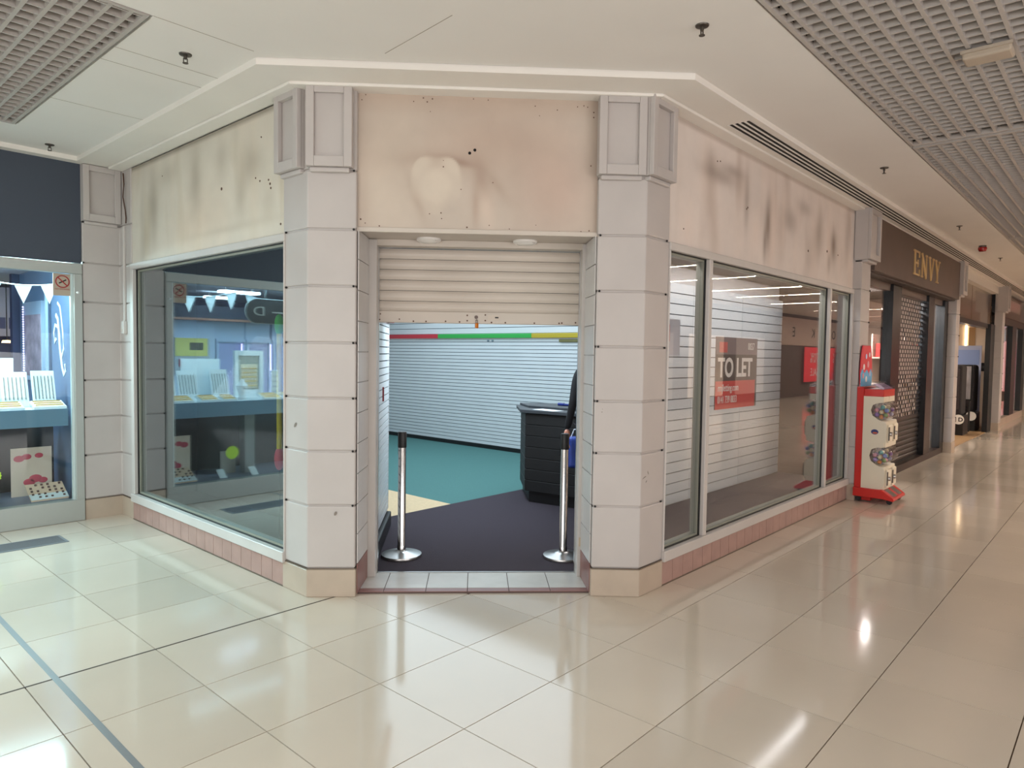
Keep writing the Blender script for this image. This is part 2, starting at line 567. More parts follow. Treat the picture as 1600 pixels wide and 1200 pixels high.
p2 = corner_pillar('white panelled corner pillar right of the half open shutter', pr_, [(4.25, WR, 0, -1), (B2[0]+.012, B2[1]-.012, -.7, -.7)])
# capital boxes: a picture-frame box with a recessed panel
def capital(g, T, s0, s1, d0, d1, z0=2.785, z1=3.295):
    fw, rec = .052, .034
    m = MB(T)
    m.box(s0, s1, d0+rec, d1, z0, z1)
    m.build('capital_panel', W_PILLAR, g)
    f = MB(T)
    f.box(s0, s0+fw, d0, d0+rec, z0, z1).box(s1-fw, s1, d0, d0+rec, z0, z1).box(s0+fw, s1-fw, d0, d0+rec, z0, z0+fw*1.25).box(s0+fw, s1-fw, d0, d0+rec, z1-fw, z1)
    f.build('capital_frame', W_PILLAR, g, bevel=.004, seg=2)
    b = MB(T)
    b.box(s0+.02, s1-.02, d0+.035, d1, z0-.03, z0)
    b.build('capital_collar', W_PILLAR, g, bevel=.008, seg=2)
capital(p1, T_ch, -1.088, -.798, 6.35, 6.47)
capital(p1, T_l, 4.02, 4.305, -.06, .02)
capital(p2, T_ch, .778, 1.088, 6.35, 6.47)
capital(p2, T_r, 3.955, 4.26, -.06, .02)
# paint chips on the right pillar
CHIP = mat('paint_chip', (172, 110, 78), .8)
GREYCH = mat('scuff', (128, 118, 110), .8)
for u, z, r, m in [(.95, 1.262, .011, CHIP), (.965, 1.255, .008, CHIP), (.845, 1.258, .004, GREYCH), (.84, 1.238, .004, GREYCH), (.955, 1.02, .006, GREYCH), (.965, .42, .006, GREYCH)]:
    MB(T_ch).add([(u+r*(1+.3*math.sin(3*t))*math.cos(t), 6.434, z+r*.8*math.sin(t)) for t in np.linspace(0, 6.28, 11)[:-1]]+[(u, 6.44, z)], [tuple(range(10))]+[(i, (i+1) % 10, 10) for i in range(10)]).build('paint_chip', m, p2)
for s, z, a, L in [(4.02, .80, .3, .05), (4.07, .83, -1.1, .03), (4.05, .77, .7, .02)]:
    c, si = math.cos(a)*L/2, math.sin(a)*L/2
    MB(T_r).add([(s-c, -.003, z-si), (s+c, -.003, z+si+.003), (s+c, -.003, z+si-.003), (s, .002, z)], [(0, 1, 2), (0, 3, 1), (1, 3, 2), (2, 3, 0)]).build('scuff_mark', GREYCH, p2)
MB(T_ch).add([(-.905+.010*math.cos(t), 6.434, .555+.013*math.sin(t)+.006*math.cos(t)) for t in np.linspace(0, 6.28, 9)[:-1]]+[(-.905, 6.44, .555)], [tuple(range(8))]+[(i, (i+1) % 8, 8) for i in range(8)]).build('paint_chip', GREYCH, p1)
MB(T_l).add([(4.13+.016*math.cos(t), -.004, 1.125+.012*math.sin(t)-.012*math.cos(t)) for t in np.linspace(0, 6.28, 9)[:-1]]+[(4.13, .002, 1.125)], [tuple(range(8))]+[(i, (i+1) % 8, 8) for i in range(8)]).build('paint_chip', GREYCH, p1)

# ================================================================== STAINED FASCIA PANELS
def stain_material():
    m = bpy.data.materials.new('stained_board')
    m.use_nodes = True
    nt = m.node_tree
    p = nt.nodes['Principled BSDF']
    p.inputs['Roughness'].default_value = .7
    at = nt.nodes.new('ShaderNodeVertexColor')
    at.layer_name = 'stain_and_shade'
    tc = nt.nodes.new('ShaderNodeTexCoord')
    n = nt.nodes.new('ShaderNodeTexNoise')
    n.inputs['Scale'].default_value = 3.5
    n.inputs['Detail'].default_value = 8
    nt.links.new(tc.outputs['Object'], n.inputs['Vector'])
    mr = nt.nodes.new('ShaderNodeMapRange')
    mr.inputs[1].default_value = .3
    mr.inputs[2].default_value = .7
    mr.inputs[3].default_value = .90
    mr.inputs[4].default_value = 1.01
    nt.links.new(n.outputs['Fac'], mr.inputs[0])
    mx = nt.nodes.new('ShaderNodeMix')
    mx.data_type = 'RGBA'
    mx.blend_type = 'MULTIPLY'
    mx.inputs[0].default_value = 1
    nt.links.new(at.outputs[0], mx.inputs[6])
    nt.links.new(mr.outputs[0], mx.inputs[7])
    nt.links.new(mx.outputs[2], p.inputs['Base Color'])
    return m
STAIN = stain_material()
rng = np.random.default_rng(3)
def gs(S, Z, s, z, ss, sz, ang=0.):
    c, n = math.cos(ang), math.sin(ang)
    a = (S-s)*c+(Z-z)*n
    b = -(S-s)*n+(Z-z)*c
    return np.exp(-(a/ss)**2-(b/sz)**2)
def streaks(S, Z, freq, seed):
    r = np.random.default_rng(seed)
    out = np.zeros_like(S)
    for _ in range(freq):
        s0 = r.uniform(S.min(), S.max())
        z0 = r.uniform(Z.min(), Z.max())
        out += r.uniform(-1, 1)*gs(S, Z, s0+0, z0, r.uniform(.03, .12), r.uniform(.12, .4))
    return out
def fascia(name, label, T, s0, s1, z0, z1, d0, d1, colfn, res=.016):
    ns, nz = int((s1-s0)/res)+1, int((z1-z0)/res)+1
    ss, zs = np.linspace(s0, s1, ns), np.linspace(z0, z1, nz)
    Sg, Zg = np.meshgrid(ss, zs)
    C = colfn(Sg, Zg)
    vs = [tuple(T(s, d0, z)) for z in zs for s in ss]
    fs = [(j*ns+i, j*ns+i+1, (j+1)*ns+i+1, (j+1)*ns+i) for j in range(nz-1) for i in range(ns-1)]
    me = bpy.data.meshes.new(name)
    me.from_pydata(vs, [], fs)
    bm = bmesh.new()
    bm.from_mesh(me)
    # thickness
    ret = bmesh.ops.extrude_face_region(bm, geom=list(bm.faces))
    off = Vector(T(0, d1, 0))-Vector(T(0, d0, 0))
    for e in ret['geom']:
        if isinstance(e, bmesh.types.BMVert):
            e.co += off
    bmesh.ops.recalc_face_normals(bm, faces=bm.faces)
    bm.to_mesh(me)
    bm.free()
    ca = me.color_attributes.new('stain_and_shade', 'FLOAT_COLOR', 'POINT')
    cc = C.reshape(-1, 3)
    n0 = len(cc)
    buf = np.ones((len(me.vertices), 4), np.float32)
    buf[:n0, :3] = cc
    buf[n0:, :3] = cc[:len(me.vertices)-n0]
    ca.data.foreach_set('color', buf.ravel())
    me.materials.append(STAIN)
    return put(name, me, None, label=label, category='fascia', kind='structure')
def base_rgb(S, c):
    return np.ones(S.shape+(3,))*np.array([lin(v) for v in c])
def mixc(C, c, a):
    a = np.clip(a, 0, 1)[..., None]
    return C*(1-a)+a*np.array([lin(v) for v in c])
def col_center(S, Z):
    C = base_rgb(S, (196, 183, 171))
    C = mixc(C, (184, 158, 142), .55*gs(S, Z, .1, 3.0, .5, .25))
    C = mixc(C, (205, 189, 173), .5*gs(S, Z, -.6, 2.8, .25, .5))
    C = mixc(C, (194, 162, 148), .5*gs(S, Z, .5, 2.7, .25, .3))
    C = mixc(C, (179, 154, 136), .45*np.clip((Z-3.14)/.12, 0, 1))  # shadow along the top edge, painted into the colour
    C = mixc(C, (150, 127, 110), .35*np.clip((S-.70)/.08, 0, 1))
    C = mixc(C, (188, 170, 156), .25*streaks(S, Z, 60, 1))
    # dark halo, then the pale heart-shaped patch
    C = mixc(C, (160, 135, 120), .5*gs(S, Z, -.26, 2.87, .28, .06))
    C = mixc(C, (158, 133, 118), .75*gs(S, Z, -.13, 2.86, .12, .025, -.2))
    C = mixc(C, (160, 135, 120), .6*gs(S, Z, .03, 2.73, .045, .16, .25))
    C = mixc(C, (162, 137, 122), .55*gs(S, Z, -.01, 2.58, .03, .14))
    C = mixc(C, (165, 143, 128), .5*gs(S, Z, .12, 2.72, .12, .035, -.9))
    C = mixc(C, (167, 145, 130), .5*gs(S, Z, -.40, 2.62, .03, .16, .35))
    x, y = (S+.272)/.135, (Z-2.70)/.150
    heart = (x*x+y*y-1)**3-1.1*x*x*y*y*y
    h = 1/(1+np.exp(np.clip(heart*9, -30, 30)))
    C = mixc(C, (209, 196, 181), h*.95)
    C = mixc(C, (207, 189, 175), .8*gs(S, Z, .06, 2.56, .05, .13, .15))
    return C
def col_left(S, Z):
    C = base_rgb(S, (216, 208, 195))
    C = mixc(C, (190, 176, 152), .35*np.clip(streaks(S, Z, 130, 5), 0, 2))
    C = mixc(C, (222, 210, 194), .35*np.clip(streaks(S, Z, 120, 6), 0, 2))
    C = mixc(C, (224, 204, 184), .6*gs(S, Z, 5.6, 2.6, .5, .3))
    for s, z, a, b, k in [(6.5, 2.85, .10, .3, .5), (5.65, 3.0, .10, .25, .45), (4.75, 2.95, .16, .14, .45), (6.2, 3.1, .2, .1, .3), (4.5, 2.6, .1, .15, .25), (6.75, 2.7, .06, .4, .3), (5.2, 3.05, .1, .15, .3), (4.9, 2.75, .08, .2, .3)]:
        C = mixc(C, (134, 120, 98), k*gs(S, Z, s, z, a, b))
    C = mixc(C, (150, 134, 112), .2*gs(S, Z, 5.1, 2.52, .7, .03))
    C = mixc(C, (120, 106, 86), .6*np.clip((Z-3.235)/.03, 0, 1))  # darker along the top edge
    return C
def col_right(S, Z):
    C = base_rgb(S, (226, 215, 208))
    C = mixc(C, (184, 164, 150), .4*np.clip(streaks(S, Z, 110, 8), 0, 2))
    C = mixc(C, (226, 210, 200), .4*np.clip(streaks(S, Z, 110, 9), 0, 2))
    for s, z, a, b, k in [(5.05, 3.0, .30, .06, .5), (4.9, 3.05, .1, .12, .45), (5.55, 2.88, .05, .22, .45), (6.0, 2.78, .06, .22, .75), (5.94, 2.6, .035, .16, .6), (6.5, 2.88, .16, .10, .45), (7.3, 2.85, .12, .2, .45), (7.75, 2.80, .10, .16, .75), (7.62, 2.62, .05, .12, .4), (6.85, 3.05, .2, .07, .35), (5.3, 3.08, .2, .05, .5), (8.2, 2.9, .1, .3, .3), (7.0, 2.6, .1, .2, .25)]:
        C = mixc(C, (122, 104, 92), k*gs(S, Z, s, z, a, b))
    for s, z, a, b, k in [(6.12, 2.72, .05, .2, .6), (5.75, 2.68, .09, .16, .6), (7.62, 2.75, .05, .08, .6), (4.6, 2.6, .15, .2, .4)]:
        C = mixc(C, (230, 214, 204), k*gs(S, Z, s, z, a, b))
    C = mixc(C, (150, 130, 116), .5*np.clip((Z-3.23)/.03, 0, 1))  # darker along the top edge
    return C
fc = fascia('wall_entrance', 'stained plywood board above the shutter with a pale heart-shaped patch', T_ch, -.786, .790, 2.424, 3.30, 6.50, 6.54, col_center, .011)
fl_ = fascia('wall_left', 'streaked stained board above the left display window', T_l, 4.285, 7.0, 2.40, 3.28, .012, .05, col_left)
fr_ = fascia('wall_right', 'smudged stained board above the right display window', T_r, 4.285, 8.46, 2.40, 3.28, .012, .05, col_right)
HOLE = mat('drill_hole', (14, 9, 8), .9)
SCR = mat('rusty_screw', (92, 66, 52), .7)
def dot(parent, T, s, d, z, r, m, name='screw'):
    k = 10
    MB(T).add([(s+r*math.cos(t), d-.0025, z+r*math.sin(t)) for t in np.linspace(0, 2*math.pi, k+1)[:-1]]+[(s+r*math.cos(t), d+.002, z+r*math.sin(t)) for t in np.linspace(0, 2*math.pi, k+1)[:-1]],
              [tuple(range(k)), tuple(range(2*k-1, k-1, -1))]+[(i, (i+1) % k, k+(i+1) % k, k+i) for i in range(k)]).build(name, m, parent)
for px, py in [(733, 238), (741, 233)]:
    dot(fc, T_ch, -.787+(px-557)*.004155, 6.50, 3.312-(py-142)*.00409, .010, HOLE, 'drill_hole')
for px, py, r in [(573, 145, 4), (571, 149, 4), (565, 157, 4), (559, 153, 4), (660, 151, 5), (674, 152, 5), (666, 157, 5), (645, 157, 4), (671, 172, 3), (738, 150, 4), (761, 151, 4), (835, 158, 4), (870, 163, 4), (902, 157, 4), (912, 155, 4), (918, 157, 4), (928, 165, 5), (928, 173, 5), (842, 173, 3), (692, 258, 5), (692, 248, 3), (720, 293, 4), (770, 281, 4), (671, 333, 4), (689, 331, 5), (564, 344, 6), (571, 350, 4), (593, 354, 5), (730, 353, 6), (765, 349, 4), (797, 354, 4), (925, 250, 5), (891, 359, 5), (911, 356, 6), (924, 354, 5), (876, 356, 4), (839, 347, 3), (690, 340, 4)]:
    dot(fc, T_ch, -.787+(px-557)*.004155, 6.50, 3.300-(py-142)*.00408, r*.0009, SCR)
for s, z, r in [(5.20, 2.83, .012), (4.62, 2.80, .007), (4.68, 2.83, .006), (4.48, 2.76, .009), (4.47, 2.73, .008), (4.5, 2.79, .007), (6.3, 3.1, .005), (4.6, 3.1, .006), (4.34, 2.47, .008)]:
    dot(fl_, T_l, s, .012, z, r, SCR)
for s, z, r in [(5.55, 2.41+.42, .008), (5.57, 2.845, .008), (7.0, 2.66, .012), (7.55, 2.72, .013), (7.9, 2.72, .008), (4.5, 2.52, .006), (5.0, 3.1, .006), (5.05, 3.11, .006)]:
    dot(fr_, T_r, s, .012, z, r, SCR)

# ================================================================== DOORWAY: recess, shutter, guides
rec = struct('ceiling_2', 'cream boxed soffit of the shop doorway')
MB(T_ch).box(-.79, .80, 6.50, 7.00, 2.405, 2.422).build('soffit_board', W_SHUT, rec)
MB(T_ch).box(-.79, .80, 6.485, 6.505, 2.395, 2.426).build('front_edge', W_SHUT, rec, bevel=.003)
MB(T_ch).box(-.79, .80, 6.97, 7.06, 2.36, 2.406).build('shutter_lintel', W_SHUT, rec, bevel=.004)
MB(T_ch).box(-.9, .9, 7.06, 7.6, 2.36, 2.80).build('shutter_box', W_SHUT, rec)
def doorlight(u, d, label):
    x, y, _ = T_ch(u, d, 0)
    g = thing('recessed_light', label, 'light', (x, y, 2.405), group='doorway ceiling lights')
    MB().lathe([(.085, 0), (.085, -.012), (.072, -.022), (.001, -.024)], 28).build('rim', mat('lamp_white', (226, 222, 218), .3), g, smooth=True)
    MB().lathe([(.06, -.0225), (.055, -.026), (.001, -.028)], 24).build('diffuser', mat('lamp_diffuser', (236, 234, 230), .2), g, smooth=True)
    MB().box(-.012, .012, -.078, -.07, -.018, -.004).build('clip', MET, g)
doorlight(-.335, 7.13-.22, 'round unlit white lamp in the doorway soffit, nearer the left pillar')
doorlight(.335, 7.13-.22, 'round unlit white lamp in the doorway soffit, nearer the right pillar')
sh = thing('roller_shutter', 'cream metal roller shutter half open in the shop doorway', 'shutter')
prof = [(0, 0), (-.004, .008), (-.010, .022), (-.012, .037), (-.010, .052), (-.004, .066), (0, .0715), (.008, .0715), (.008, 0)]
for k in range(6):
    z = 2.357-.0745*(k+1)
    MB().prism(prof, -.70, .748, f=lambda a, b, c, z=z: T_ch(c, 7.12+a*S2, z+b)).build('slat', W_SHUT, sh, smooth=False)
MB(T_ch).box(-.70, .748, 7.128, 7.14, 1.93, 2.355).build('backing', SLATD, sh)
zb = 2.362-.0745*6-.088
MB(T_ch).box(-.70, .748, 7.10, 7.135, zb, zb+.085).build('bottom_bar', W_SHUT, sh, bevel=.005)
for k, u in enumerate([-.69, -.685, -.55, -.45, -.36, -.22, -.12, -.065, -.065, .065, .065, .11, .21, .42, .60, .62, .72]):
    dot(sh, T_ch, u, 7.10, zb+([.02, .06, .025, .012, .012, .015, .012, .06, .022, .065, .025, .012, .012, .012, .014, .016, .02][k]), .006 if k > 2 else .005, SCR, 'bolt')
dot(sh, T_ch, 0.0, 7.095, zb+.048, .013, mat('lock_grey', (96, 84, 80), .4, metal=.6), 'lock_barrel')
MB(T_ch).box(.085, .165, 7.095, 7.10, zb+.028, zb+.066).build('plate', mat('label_plate', (196, 184, 172), .4), sh)
MB(T_ch).box(.135, .160, 7.093, 7.096, zb+.042, zb+.052).build('plate_mark', BLACK, sh)
pdl = thing('padlock_tag', 'small orange padlock hanging from the shutter bottom bar', 'padlock', T_ch(.004, 7.088, zb+.03))
OR = mat('orange_brass', (206, 120, 40), .35, metal=.3)
MB().box(-.014, .014, -.008, .008, -.062, -.024).build('body', OR, pdl, bevel=.004)
MB().tube([(-.009, 0, -.026), (-.009, 0, -.006), (0, 0, 0), (.009, 0, -.006), (.009, 0, -.026)], .003, 6).build('shackle', MET, pdl)
for (u0, u1, nm) in [(-.757, -.698, 'left'), (.746, .80, 'right')]:
    m = MB(T_ch).box(u0, u1, 6.95, 7.09, .012, 2.40)
    m.build('guide', W_FRAME, sh, bevel=.004)
    c = u1 if nm == 'left' else u0
    MB(T_ch).box(c-.004, c+.004, 7.09, 7.14, .012, 2.36).build('guide_lip', STEEL, sh)
dot(sh, T_ch, .772, 6.95, .27, .009, HOLE, 'bolt_hole')
MB(T_ch).box(.757, .787, 6.944, 6.95, .235, .30).build('keep_plate', mat('bare_plate', (186, 168, 146), .5), sh)
# reveal tiles on the inner cheeks of the pillars
for (g, ua, ub, sg) in [(p1, -.772, -.757, 1), (p2, .786, .775, -1)]:
    for k in range(12):
        for (da, db) in [(6.475, 6.875), (6.88, 6.945)]:
            z0 = .015+k*.2
            z1 = min(z0+.196, 2.40)
            uA = ua+(ub-ua)*(da-6.44)/.51
            uB = ua+(ub-ua)*(db-6.44)/.51
            MB().prism([T_ch(uA, da, 0)[:2], T_ch(uB, db, 0)[:2], T_ch(uB+sg*.006, db, 0)[:2], T_ch(uA+sg*.006, da, 0)[:2]], z0+.002, z1).build('reveal_tile', ROSE_D if k == 0 else mat('reveal_white', (204, 200, 198), .35, var=.04), g)
# threshold
th = struct('floor_2', 'tiled doorway threshold with a rose front row and white tiles')
MB().prism([T_ch(-.79, 6.52, 0)[:2], T_ch(.80, 6.52, 0)[:2], T_ch(.80, 7.12, 0)[:2], T_ch(-.79, 7.12, 0)[:2]], -.011, .010).build('bed', mat('threshold_grout', (92, 76, 72), .9), th)
u = -.77
us = [-.775]+[-.60+.281*k for k in range(5)]+[.785]
for a, b in zip(us, us[1:]):
    for d0, d1, m in [(6.525, 6.615, ROSE_D), (6.625, 7.08, WTILE)]:
        sh_ = .0
        MB().prism([T_ch(a+.0025+(.0 if d0 > 6.6 else 0), d0, 0)[:2], T_ch(b-.0025, d0, 0)[:2], T_ch(b-.0025, d1, 0)[:2], T_ch(a+.0025, d1, 0)[:2]], .010, .014).build('tile', m, th)
MB(T_ch).box(-.79, .80, 7.085, 7.11, .010, .018).build('metal_nosing', STEEL, th)

# ================================================================== WINDOW PLINTHS (rose tiles) AND WINDOWS
def plinth(label, T, s0, s1, step, name):
    g = struct(name, label)
    MB(T).box(s0, s1, .012, .10, 0, .172).build('bed', GROUT_G, g)
    n = int(round((s1-s0)/step))
    me = {}
    for k in range(n):
        a, b = s0+k*(s1-s0)/n, s0+(k+1)*(s1-s0)/n
        MB(T).box(a+.002, b-.002, .0, .02, .008, .168).build('tile', ROSE, g)
    MB(T).box(s0, s1, -.004, .012, 0, .008).build('foot_strip', MET, g)
    return g
plinth('rose tiled plinth under the left window', T_l, 4.285, 7.0, .155, 'baseboard_left')
plinth('rose tiled plinth under the right window', T_r, 4.285, 8.46, .155, 'baseboard_right')

def window(name, label, T, s0, s1, z0, z1, mull, ggl, end_w=.05, near=.012):
    g = struct(name, label)
    fw = end_w
    D0, D1 = -.012, .07
    MB(T).box(s0, s1, D0-.012, D1, z0, z0+.075).build('sill', W_FRAME, g, bevel=.004)
    MB(T).box(s0, s1, D0, D1, z1-.055, z1).build('head', W_FRAME, g, bevel=.004)
    xs = [s0]+list(mull)+[s1]
    edges = []
    for i, m in enumerate(xs):
        a, b = (m, m+near) if i == 0 else ((m-fw, m) if i == len(xs)-1 else (m-.028, m+.028))
        MB(T).box(a, b, D0, D1, z0+.075, z1-.055).build('mullion', W_FRAME, g, bevel=.004)
        edges.append((a, b))
    for i in range(len(xs)-1):
        a, b = edges[i][1], edges[i+1][0]
        za, zb_ = z0+.075, z1-.055
        bead = MB(T)
        t = .022
        bead.box(a, a+t, .032, D1+.02, za, zb_).box(b-t, b, .032, D1+.02, za, zb_).box(a+t, b-t, .032, D1+.02, za, za+t).box(a+t, b-t, .032, D1+.02, zb_-t, zb_)
        bead.build('glazing_bead', ALU_D, g)
        gk = MB(T)
        t2 = .006
        gk.box(a, a+t2, .018, .032, za, zb_).box(b-t2, b, .018, .032, za, zb_).box(a+t2, b-t2, .018, .032, za, za+t2).box(a+t2, b-t2, .018, .032, zb_-t2, zb_)
        gk.build('gasket', BLACK, g)
        MB(T).box(a+.002, b-.002, .042, .050, za+.002, zb_-.002).build('pane', ggl, g)
    return g
w1 = window('window_1', 'tall left shop window reflecting the jewellery display', T_l, 4.258, 7.0, .172, 2.40, [], GLASS_L, .065)
w2 = window('window_2', 'three-light right shop window with a letting sign', T_r, 4.285, 8.46, .172, 2.40, [4.905, 7.66], GLASS)

# ================================================================== VACANT SHOP INTERIOR
sfl = struct('floor_3', 'shop floor in purple carpet with teal and sand areas')
MB().prism([T_ch(-.80, 7.11, 0)[:2], T_ch(.81, 7.11, 0)[:2], (4.9, 2.55), (9, 2.55), (9, 5.35), (2.6, 5.35), (2.6, 4.5)], -.010, .012).build('purple_carpet', CARPET, sfl)
MB().box(2.6, 5.0, 5.35, 11.6, -.010, .012).build('sand_floor', SAND, sfl)
MB().box(5.0, 9, 5.35, 11.6, -.010, .012).build('teal_carpet', TEAL, sfl)
# back wall in slats, with coloured rail
def slatwall(g, T, s0, s1, z0, z1, pitch, joints=(), d=0.):
    MB(T).box(s0, s1, d+.016, d+.05, z0, z1).build('groove_board', SLATD, g)
    js = [s0]+[j for j in joints if s0 < j < s1]+[s1]
    n = int(round((z1-z0)/pitch))
    for a, b in zip(js, js[1:]):
        for k in range(n):
            za, zb_ = z0+k*pitch, min(z0+(k+1)*pitch, z1)
            MB(T).box(a+.003, b-.003, d, d+.017, za+.0045, zb_-.0045).build('slat', SLAT, g)
def T_b(s, d, z):
    return (8.36+d, s, z)
wb = struct('wall_back', 'white slatted back wall of the empty shop with red, green and yellow rail')
slatwall(wb, T_b, 4.6, 11.5, .075, 1.86, .0595)
slatwall(wb, T_b, 4.6, 11.5, 1.94, 2.84, .1)
MB(T_b).box(4.6, 11.5, -.012, .02, .012, .075).build('skirting', BLACK, wb)
for a, b, m in [(9.28, 11.5, REDT), (7.09, 9.28, GREENT), (4.6, 7.09, YELT)]:
    MB(T_b).box(a, b, -.05, .02, 1.862, 1.938).build('rail', m, wb, bevel=.012, seg=2)
MB(T_b).box(6.0, 6.55, -.03, .0, 1.80, 1.845).build('bracket', mat('olive_bracket', (104, 100, 60), .6), wb)
for y in (7.95, 8.05):
    MB(T_b).box(y, y+.03, -.02, .0, 1.81, 1.835).build('hook', mat('hook_grey', (110, 130, 140), .5), wb)
# return wall just inside the door (perpendicular to the chamfer)
dirv = Vector((.52, .55, 0)).normalized()
nrm = Vector((dirv.y, -dirv.x, 0))   # faces the doorway (to the right)
RO = Vector((3.16, 4.235, 0))
def T_ret(s, d, z):
    p = RO+dirv*s-nrm*d
    return (p.x, p.y, z)
wi = struct('wall_inner_left', 'short slatted return wall inside the doorway, behind the left post')
slatwall(wi, T_ret, 0, 1.17, .17, 1.88, .0595)
slatwall(wi, T_ret, 0, 1.17, 1.95, 2.84, .1)
MB(T_ret).box(0, 1.19, .018, .10, .012, 2.85).build('core', W_FRAME, wi)
MB(T_ret).box(1.17, 1.195, .0, .018, .17, 2.84).build('end_strip', W_FRAME, wi)
MB(T_ret).box(.0, 1.20, -.055, .12, 1.878, 1.95).build('rail', REDT, wi, bevel=.02, seg=3, label='red bullnose rail')
MB(T_ret).box(0, 1.17, -.03, .018, .012, .15).build('kick', BLACK, wi, bevel=.012, seg=2)
MB(T_ret).box(.62, .645, -.012, 0, 1.20, 1.32).build('call_point', mat('dark_red', (120, 30, 40), .4), wi)
# display-window back wall on the right, on its carpeted stage
wr2 = struct('wall_inner_right', 'white slatted partition behind the right shop window')
def T_d(s, d, z):
    return (s, 3.24+d, z)
slatwall(wr2, T_d, 4.95, 8.52, .205, 2.305, .1, joints=(5.10, 6.233, 7.364))
MB().box(4.95, 8.52, 3.29, 3.34, .012, 2.84).build('core', W_FRAME, wr2)
MB().box(4.54, 8.55, 2.50, 3.24, .012, .204).build('stage', CARPET, wr2, label='purple carpeted window stage')
we = struct('wall_end', 'dark lining at the end of the right display window')
MB().box(8.53, 8.58, 2.50, 3.34, .012, 2.84).build('lining', mat('dark_brown_lining', (58, 46, 40), .6), we)
cs = struct('ceiling_3', 'white ceiling inside the vacant shop')
MB().prism([(4.55, 2.56), (9, 2.56), (9, 11.6), (2.6, 11.6), (2.6, 4.5)], 2.88, 2.93).build('board', mat('shop_ceiling', (210, 210, 208), .8), cs)
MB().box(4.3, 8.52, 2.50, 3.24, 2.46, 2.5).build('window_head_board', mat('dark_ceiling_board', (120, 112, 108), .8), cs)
ws = struct('wall_side', 'plain side wall of the vacant shop')
MB().box(2.6, 9, 11.5, 11.56, 0, 2.9).build('board', SLAT, ws)
# dark display box behind the left window
wd = struct('wall_inner_window', 'dark lining behind the left display window')
MB().box(3.02, 3.07, 4.31, 6.98, .012, 2.84).build('back_lining', DARKW, wd)
MB().box(2.54, 3.02, 6.93, 6.98, .012, 2.84).build('end_lining', DARKW, wd)
MB().box(2.54, 3.02, 4.31, 6.93, .012, .2).build('stage', mat('dark_stage', (22, 22, 28), .8), wd)
MB().box(2.54, 3.02, 4.31, 6.93, 2.45, 2.5).build('lid', DARKW, wd)
# the yellow pencil-like decoration in the left window
pp = thing('decor_pole', 'yellow pole with a green top and a red bottom in the left window', 'decoration', (2.60, 4.605, .2))
MB().tube([(0, 0, .66), (0, 0, 1.56)], .019, 12).build('shaft', mat('pole_yellow', (224, 196, 20), .4), pp, smooth=True)
MB().ball((0, 0, 1.60), .034, 14, 10, (1, 1, 2.3)).build('green_tip', mat('pole_green', (52, 190, 50), .4), pp, smooth=True)
MB().ball((0, 0, .63), .036, 14, 10, (1, 1, 2.4)).build('red_tip', mat('pole_red', (220, 60, 84), .4), pp, smooth=True)
MB().tube([(0, 0, 0), (0, 0, .60)], .006, 8).build('stand', BLACK, pp, smooth=True)
st = thing('star_sticker', 'lime green starburst sticker on the jewellery glass, seen mirrored in the left window', 'sticker', (1.42, YJ+.034, .49))
pts = [((.067 if i % 2 else .076)*math.cos(math.pi*i/18), (.067 if i % 2 else .076)*math.sin(math.pi*i/18)) for i in range(36)]
MB().prism(pts, -.0007, .0007, f=lambda a, b, c: (a, c, b)).build('badge', mat('lime', (172, 214, 60), .5), st)

# counter
ct = thing('counter', 'black panelled cash counter with a grey worktop in the empty shop', 'counter', (0, 0, .012))
CB = mat('counter_black', (20, 19, 21), .6, var=.1, scale=5)
CT = mat('worktop_grey', (54, 57, 62), .5, var=.1, scale=9)
poly = [(5.66, 4.89), (5.74, 4.25), (5.82, 3.62), (6.35, 3.62), (6.35, 5.0), (6.12, 5.36)]
pin = inset(poly, .05)
MB().prism(pin, 0, .12).build('toe_kick', BLACK, ct)
MB().prism(inset(poly, .012), .12, .965).build('carcass', BLACK, ct)
for k in range(7):
    MB().prism(poly, .122+k*.1204, .122+(k+1)*.1204-.006).build('panel', CB, ct, bevel=.003)
# rounded-corner worktop
topp = []
pp_ = [(5.62, 4.93), (5.78, 3.60), (6.38, 3.60), (6.38, 5.02), (6.10, 5.42)]
for i, p in enumerate(pp_):
    a, b, c = Vector(pp_[i-1]), Vector(p), Vector(pp_[(i+1) % len(pp_)])
    r = .07 if i in (0, 4) else .02
    q0, q1 = b+(a-b).normalized()*r, b+(c-b).normalized()*r
    for t in np.linspace(0, 1, 6):
        v = q0*(1-t)**2+b*2*t*(1-t)+q1*t*t
        topp.append((v.x, v.y))
MB().prism(topp, .965, 1.005).build('worktop', CT, ct, bevel=.006)
MB().prism([(5.86, 5.02), (5.97, 3.65), (6.36, 3.65), (6.36, 5.0), (6.10, 5.36)], 1.005, 1.03).build('raised_top', CT, ct, bevel=.004)
pa = thing('paper_sheet', 'white paper sheet lying on the counter worktop', 'paper', (5.755, 4.66, 1.0175))
MB().prism([(-.10, -.15), (.06, -.17), (.09, .14), (-.06, .16)], 0, .0015).build('sheet', mat('paper', (235, 238, 242), .7), pa)
pn = thing('blue_marker', 'dark blue marker lying along the back of the counter', 'pen', (6.12, 4.60, 1.056))
MB().tube([(0, -.30, 0), (0, .12, 0)], .013, 10).build('barrel', mat('navy', (24, 40, 110), .35), pn, smooth=True)
MB().tube([(0, .12, 0), (0, .20, 0)], .018, 10).build('cap', mat('navy', (24, 40, 110), .35), pn, smooth=True)

